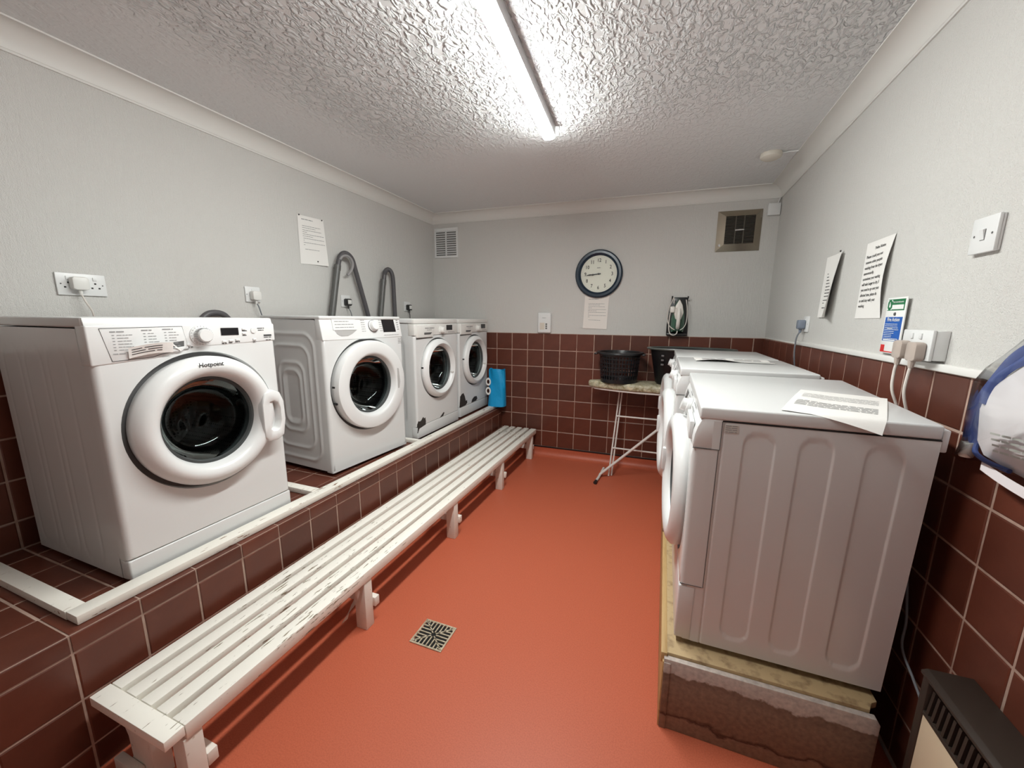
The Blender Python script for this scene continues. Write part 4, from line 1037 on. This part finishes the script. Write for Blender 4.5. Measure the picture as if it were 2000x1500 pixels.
# ------------------------------------------------------------------ blue carrier bag on the end of the plinth
cbg = thing('carrier_bag', 'bright blue plastic carrier bag at the far end of the tiled plinth', 'bag', (-1.50, 3.435, ZP+.0295))
def bagf(u, v):
    a = u*2*PI; zz = v*.362; k = 1-.12*v; bul = .012*math.sin(5*a+zz*20)*(.5+v)
    x = .088*math.copysign(abs(math.cos(a))**.6, math.cos(a))*(1-.08*v); y = (.062*k)*math.copysign(abs(math.sin(a))**.7, math.sin(a))*(1-.45*v)+bul*.4
    return (x+.004*math.sin(9*zz), y, zz+.006*math.sin(a*3)*v)
part('bag_film', MB().grid(bagf, 48, 16).add([bagf(i/48, 0) for i in range(48)], [tuple(range(48))]), 'blue', cbg, ang=70)
bp_ = MB()
for z in (.245, .155):
    bp_.lathe([(.018, 0), (.034, 0)], 'y', (-.062, -.0735 if z < .2 else -.0715, z), 24, ell=(.8, 1.15))
part('white_print', bp_, 'signwhite', cbg, 'white rounded printed shapes', ang=0)

# ------------------------------------------------------------------ ceiling alarm
sd = thing('smoke_alarm', 'round white smoke alarm on the ceiling with a short cable to the cornice', 'alarm', (.522, 2.908, ZC))
part('case', MB().lathe([(0, -.0005), (.056, -.0005), (.058, -.012), (.055, -.024), (.040, -.034), (0, -.036)], 'z', seg=40), mat('alarm_cream', (.70, .66, .58), .45), sd)
part('cable', MB().tube([(.055, -.004, -.006), (.09, -.008, -.005), (.135, -.016, -.008)], .0035, 8), 'plastic', sd)

# ------------------------------------------------------------------ things on the right wall
RR = (0, 0, -PI/2)                          # local -Y faces the room (-X); local x runs along -Y
def rwl(y, z, d=0): return (XR-d, y, z)
def curl(u, v):                              # loose right edge rolling off the wall
    b = v/.29; k = .012+.026*b; a = max(0, (u-.07)/.14)
    return (u-.02*a*b, -.002-k*a*a*(1.0)-.006*b, -v-.004*u)
ln1 = [('bar', .045, .045+.012+.0115*i, .085+.0155*i, .0042) for i in range(8)]+[('bar', .04, .135, .213, .0045), ('bar', .04, .06, .226, .004), ('bar', .04, .15, .25, .0045)]
sheet('white notice curling off the right wall above the grey plug', rwl(2.470, 1.655), RR, .215, .297, curl, ln1, 'paper', 'ink', ((.19, -.004),))
tx = ['Please could you not', 'remove other peoples', 'washing from the dryers', 'unnecessarily,', 'sometimes your washing', 'will take longer to dry, if', 'you need to go over your', 'allotted time, please do', 'so and stay with your', 'washing']
ln2 = [('text', 'Polite Notice', .118, .028, .0155, 'CENTER'), ('bar', .075, .161, .0365, .0012)]
ln2 = ln2[:1]+[('text', s, .014, .056+.0213*i, .0165) for i, s in enumerate(tx)]
sheet('typed polite notice with large lettering on the right wall left of the fire sign', rwl(2.052, 1.648), RR, .212, .297,
      lambda u, v: (u+.010*(1-v/.3), -.002-.014*math.sin(PI*min(v/.3, 1))*(u/.2)**2, -v+.004*u), ln2, 'paper', 'ink')
fs = thing('fire_action_sign', 'green, blue and white fire action sign on the right wall behind the double socket', 'sign', rwl(1.718, 1.325), RR)
part('sign_board', MB().box((-.061, -.014, -.094), (.061, -.010, .096), .0012), 'signwhite', fs)
for q in (-.06, .06): part('spacer', MB().lathe([(.008, -.0005), (.008, -.0098)], 'y', (0, 0, q), 14), 'greyline', fs)
part('green_panel', MB().box((-.053, -.0146, .052), (.053, -.0135, .090)), 'green', fs, ang=0)
part('blue_panel', MB().box((-.053, -.0146, -.052), (.053, -.0135, .030)), 'signblue', fs, ang=0)
part('red_panel', MB().box((-.055, -.0146, -.088), (-.030, -.0135, -.066)).box((-.0552, -.0146, -.091), (.055, -.0135, -.0875)), 'red', fs, ang=0)
sg = MB(); fnS = lambda u, v: (u, -.0152, v)
sg.box((-.022, -.0152, .056), (.048, -.0146, .071))
add_text(sg, fnS, 'Your assembly point', -.020, .0805, .0078, 'LEFT', .0001)
add_text(sg, fnS, 'Fire Action', 0, .021, .0172, 'CENTER', .0003)
for sx in (-1, 1):
    for sy in (-1, 1):
        c = (-.038+sx*.010, .071+sy*.013); sg.prism([(c[0]+sx*.004, c[1]+sy*.004), (c[0]-sx*.003, c[1]+sy*.004), (c[0]+sx*.004, c[1]-sy*.003)], -.0152, -.0146, 'y')
sg.lathe([(.0028, -.0152), (0, -.0152)], 'y', (-.038, 0, .078), 12); sg.box((-.042, -.0152, .063), (-.034, -.0146, .0745))
rg = random.Random(5)
for i in range(9): add_bar(sg, fnS, -.047, -.047+rg.uniform(.05, .094), .006-.0062*i, .0016, rng=rg)
sg.box((-.03, -.0152, -.0095), (.002, -.0146, -.0055)); sg.box((-.045, -.0152, -.0505), (.03, -.0146, -.0465))
part('white_lettering', sg, 'signwhite', fs, 'white printed wording and assembly pictogram', ang=0)
part('screw', MB().lathe([(.006, -.0138), (.005, -.0165), (0, -.017)], 'y', (.002, 0, .040), 16), 'greyline', fs)
# surface-mounted double socket with two plugs
ss = thing('surface_socket', 'white surface-mounted double socket box on the right wall in front of the fire sign', 'socket', rwl(1.513, 1.272), RR)
part('back_box', MB().box((-.072, -.031, -.042), (.072, -.0005, .042), .002), 'plastic', ss)
part('face_plate', MB().box((-.074, -.040, -.044), (.074, -.0312, .044), .003), 'plastic', ss)
for q in (-.022, .022): part('switch_rocker', MB().box((q-.006, -.0435, .018), (q+.006, -.039, .034), .001), 'plastic', ss)
pA = [(.0, -.020, -.075), (.004, -.024, -.13), (.0, -.014, -.20), (0, .03, -.32), (0, .04, -.55)]
plug('taupe rubber plug with a white cord on the far side of the surface socket', rwl(1.553, 1.258, .0403), RR, [(.0, -.020, -.075), (.012, -.022, -.13), (.02, .0, -.20), (.02, .028, -.32), (.02, .035, -.55)], 'plugtaupe', 'cord', .0042, 'square', 'plug', (.052, .050), .026)
plug('taupe rubber plug with a white cord on the near side of the surface socket', rwl(1.478, 1.256, .0403), RR, [(.0, -.020, -.075), (.004, -.022, -.13), (.006, -.004, -.20), (0, .028, -.32), (0, .035, -.55)], 'plugtaupe', 'cord', .0042, 'square', 'plug', (.052, .050), .026)
lsw = thing('light_switch', 'white wall switch high on the right wall near the frame edge', 'switch', rwl(1.375, 1.556), RR)
part('back_box', MB().box((-.043, -.006, -.043), (.043, -.0005, .043), .001), 'plastic', lsw)
part('face_plate', MB().box((-.044, -.014, -.044), (.044, -.0062, .044), .002), 'plastic', lsw)
part('switch_rocker', MB().add([(-.0065, -.0135, .012), (.0065, -.0135, .012), (.0065, -.0135, -.012), (-.0065, -.0135, -.012), (-.0065, -.020, .012), (.0065, -.020, .012), (.0065, -.015, -.012), (-.0065, -.015, -.012)], [(4, 7, 6, 5), (0, 4, 5, 1), (1, 5, 6, 2), (2, 6, 7, 3), (3, 7, 4, 0)]), 'plastic', lsw, ang=0)
part('switch_gap', MB().box((-.008, -.0144, -.0135), (.008, -.0136, .0135)), 'greyline', lsw, ang=0)
for q in (-.030, .030): part('screw', MB().lathe([(.003, -.0145), (0, -.0148)], 'y', (q, 0, 0), 10), 'greyline', lsw)
socket('single white socket on the right wall below the curling notice', rwl(2.640, 1.322), RR)
plug('grey plug and cord in the right-wall socket behind the middle dryer', rwl(2.650, 1.322, .0093), RR, [(.0, -.03, -.08), (.0, -.030, -.16), (.0, -.020, -.24), (-.02, .0, -.34), (-.02, .0, -.6)], 'greyplug', 'greycord', .004)
# notices lying on the dryers
bpy.context.view_layer.update()
_a, _b, _c = [dr1.matrix_basis @ Vector(p) for p in ((0, .605, .811), (0, 0, .811), (-.5, .605, .811))]
_n = (_b-_a).cross(_c-_a)
def lid_z(x, y): return _a.z-(_n.x*(x-_a.x)+_n.y*(y-_a.y))/_n.z
EDGE = _a.y+.004
A0 = math.radians(-17)
SA = Vector((.452, 1.566, 0)); SA.z = lid_z(SA.x, SA.y)
def flopA(u, v):
    x = SA.x+u*math.cos(A0)+v*math.sin(A0)*1.35; y = SA.y+u*math.sin(A0)-v*math.cos(A0)
    lift = .0022+.0035*max(0, math.sin(u*26+1))*math.sin(min(v*10.5, PI))+.006*max(0, .06-u)*max(0, v-.15)*20
    if y < EDGE:
        t = EDGE-y; y2 = EDGE-t*.72; z = lid_z(x, EDGE)+lift*.6-(t*.55+6*t*t)
        return (x-SA.x, y2-SA.y, z-SA.z)
    return (x-SA.x, y-SA.y, lid_z(x, y)+lift-SA.z)
nA = []
for k in range(5): nA.append(('bar', .018, .20, .07+.014*k, .0030))
for k in range(6): nA.append(('bar', .016, .20, .185+.0115*k, .0042))
shA = sheet('loose typed sheet drooping over the near edge of the nearest dryer lid', tuple(SA), (0, 0, 0), .218, .340,
      flopA, nA, 'paper', 'greyink', (), 'loose_sheet', 'paper', 26, 40)
def flopB(u, v): return (u, -v, .002+.010*max(0, math.sin(u*15))*(v/.2)+.002*math.sin(v*40))
nB = [('text', 'THIS DRYER', .05, .06, .032), ('text', 'NOT IN USE', .04, .11, .032)]
nB = [('bar', .04+.0*k, .16, .05+.03*k, .012) for k in range(3)]+[('bar', .20, .33, .05+.03*k, .012) for k in range(3)]
sheet('loose crumpled notice lying on the lid of the middle dryer', (.17, 2.505, PZT+.847), (0, 0, 0), .37, .21, flopB, nB, 'paper', 'greyink', (), 'loose_sheet', 'paper', 26, 12)
# packaged cover in a clear bag
pk = thing('packaged_cloth', 'clear polythene bag of white cloth with a blue bound edge hanging on the right wall', 'packaged cloth', rwl(1.04, 1.110), RR)
# local x = -(Y-1.04), local z = Z-1.11
def arc(r, a0, a1, n, cy=-.030, dz=0): return [(-r*math.cos(a0+(a1-a0)*k/n), cy, r*math.sin(a0+(a1-a0)*k/n)+dz) for k in range(n+1)]
cl = [(-.183, .037), (-.146, .090), (-.087, .147), (.02, .19), (.12, .15), (.19, .04), (.17, -.06), (.05, -.088), (-.06, -.082), (-.140, -.072), (-.160, -.044)]
def clm():
    b = MB(); n = len(cl); c = (0, .02)
    vs = [(c[0], -.047, c[1])]; fs = []
    for q in (.35, .7, 1.0):
        for i, p in enumerate(cl): vs.append((c[0]+(p[0]-c[0])*q, -.047+.010*q*q+.003*math.sin(i*2.1+q*9), c[1]+(p[1]-c[1])*q))
    for i in range(n): fs.append((0, 1+i, 1+(i+1) % n))
    for k in range(2):
        for i in range(n): fs.append((1+k*n+i, 1+(k+1)*n+i, 1+(k+1)*n+(i+1) % n, 1+k*n+(i+1) % n))
    return b.add(vs, fs).prism(cl, -.036, -.024, 'y')
part('folded_cloth', clm(), 'whitecloth', pk, 'white folded cloth', ang=60)
bd = MB()
def band(r0, r1, a0, a1, y, n=28):
    def f(u, v):
        a = a0+(a1-a0)*u; r = r0+(r1-r0)*v; return (-r*math.cos(a), y-.010*math.sin(PI*v)+.003*math.sin(u*17+v*3), r*math.sin(a))
    return f
bd.grid(band(.176, .212, -.35, 2.6, -.030), 40, 5); bd.grid(band(.166, .186, .25, 2.3, -.037), 30, 3)
part('blue_binding', bd, 'bluecloth', pk, 'blue bound edge', ang=70)
part('blue_binding', MB().tube(spline([(-.165, -.036, -.055), (-.150, -.044, -.071), (-.11, -.046, -.079), (-.05, -.044, -.080)], 6), .0052, 8), 'bluecloth', pk, 'blue bound edge')
part('cord_toggle', MB().lathe([(0, -.018), (.012, -.018), (.0145, -.010), (.0145, .012), (.011, .018), (.006, .0185), (.005, .012), (0, .012)], 'z', (-.184, -.040, -.074), 20), mat('toggle_white', (.78, .75, .68), .4), pk, 'white cord toggle')
part('cloth_flap', MB().grid(lambda u, v: (-.125+.17*u, -.045-.006*math.sin(3*u), -.082-.022*v-.018*u), 8, 3), 'whitecloth', pk)
pl_ = MB()
for k in range(4): add_bar(pl_, lambda u, v: (u, -.0545, v+.16*(u+.1)*.5), -.105+.006*k, .10, -.012-.012*k, .0045)
part('printed_label', pl_, mat('pale_green_print', (.58, .60, .56), .6), pk, 'pale green print', ang=0)
fo = [(-.233, -.121), (-.188, -.098), (-.10, -.100), (-.03, -.094), (.1, -.10), (.22, -.09), (.235, .05), (.20, .20), (.10, .262), (-.02, .262), (-.085, .222), (-.137, .181), (-.178, .142), (-.205, .102), (-.219, .017), (-.214, -.060)]
n = len(fo)
fm = MB()
cvs = [(0, -.064, .05)]; cfs = []
for q, dy in ((.5, -.064), (.85, -.058), (.97, -.03), (1, -.012)):
    for i, p in enumerate(fo): cvs.append((p[0]*q, dy-.004*math.sin(i*1.7+q*6), .05*(1-q)+p[1]*q))
for i in range(n): cfs.append((0, 1+i, 1+(i+1) % n))
for k in range(3):
    for i in range(n): cfs.append((1+k*n+i, 1+(k+1)*n+i, 1+(k+1)*n+(i+1) % n, 1+k*n+(i+1) % n))
fm.add(cvs, cfs)
part('bag_film', fm, 'bagfilm', pk, 'clear polythene film', ang=60)
part('hanging_hook', MB().tube([(.05, -.0005, .268), (.05, -.02, .268), (.05, -.028, .278)], .003, 8), 'chrome', pk)
# convector heater in the bottom right corner
ht = thing('convector_heater', 'dark brown convector heater with a cream front low on the right wall', 'heater', (.655, .30, 0))
hx, hy, hz = XR-.009-.655, .80, .515
part('top_cover', MB().prism([(-.012, hz-.006), (.0, hz), (hx, hz+.002), (hx, hz-.014), (-.012, hz-.014)], 0, hy, 'y', .0015), 'heatdark', ht)
part('end_panel', MB().box((-.006, hy-.022, .06), (hx, hy, hz-.0145), .003), 'heatdark', ht)
part('end_panel', MB().box((-.006, 0, .06), (hx, .022, hz-.0145), .003), 'heatdark', ht)
part('front_panel', MB().box((-.004, .0225, .06), (.008, hy-.0225, .412), .002), 'cream', ht, 'cream enamelled front')
part('back_panel', MB().box((hx-.006, .0225, .06), (hx, hy-.0225, hz-.015)), 'heatdark', ht, ang=0)
part('grille_bed', MB().box((.012, .0225, .41), (.016, hy-.0225, hz-.015)), 'void', ht, ang=0)
for k in range(42):
    y = .032+k*.0178; part('grille_fin', MB().add([(-.004, y, .418), (-.004, y+.008, .418), (.003, y+.012, .478), (.003, y+.004, .478), (.011, y, .418), (.011, y+.008, .418), (.011, y+.012, .478), (.011, y+.004, .478)], [(0, 1, 2, 3), (4, 7, 6, 5), (1, 5, 6, 2), (0, 3, 7, 4), (3, 2, 6, 7), (0, 4, 5, 1)]), 'heatdark', ht, ang=0)
part('front_rail', MB().box((-.006, .0225, .408), (.010, hy-.0225, .419), .002), 'heatdark', ht)
for q in (.10, hy-.10): part('foot', MB().box((-.02, q-.015, 0), (hx, q+.015, .0595), .003), 'heatdark', ht)
cdr = thing('power_lead', 'thin grey cord hanging behind the nearest dryer beside the heater', 'cord', (.70, 1.283, .0))
part('cord', MB().tube(spline([(.018, .08, .62), (.012, .03, .50), (.0, 0, .424), (0, -.07, .383), (0, -.118, .343), (.005, -.14, .2), (.005, -.14, .008)], 7), .0034, 8), 'greycord', cdr)
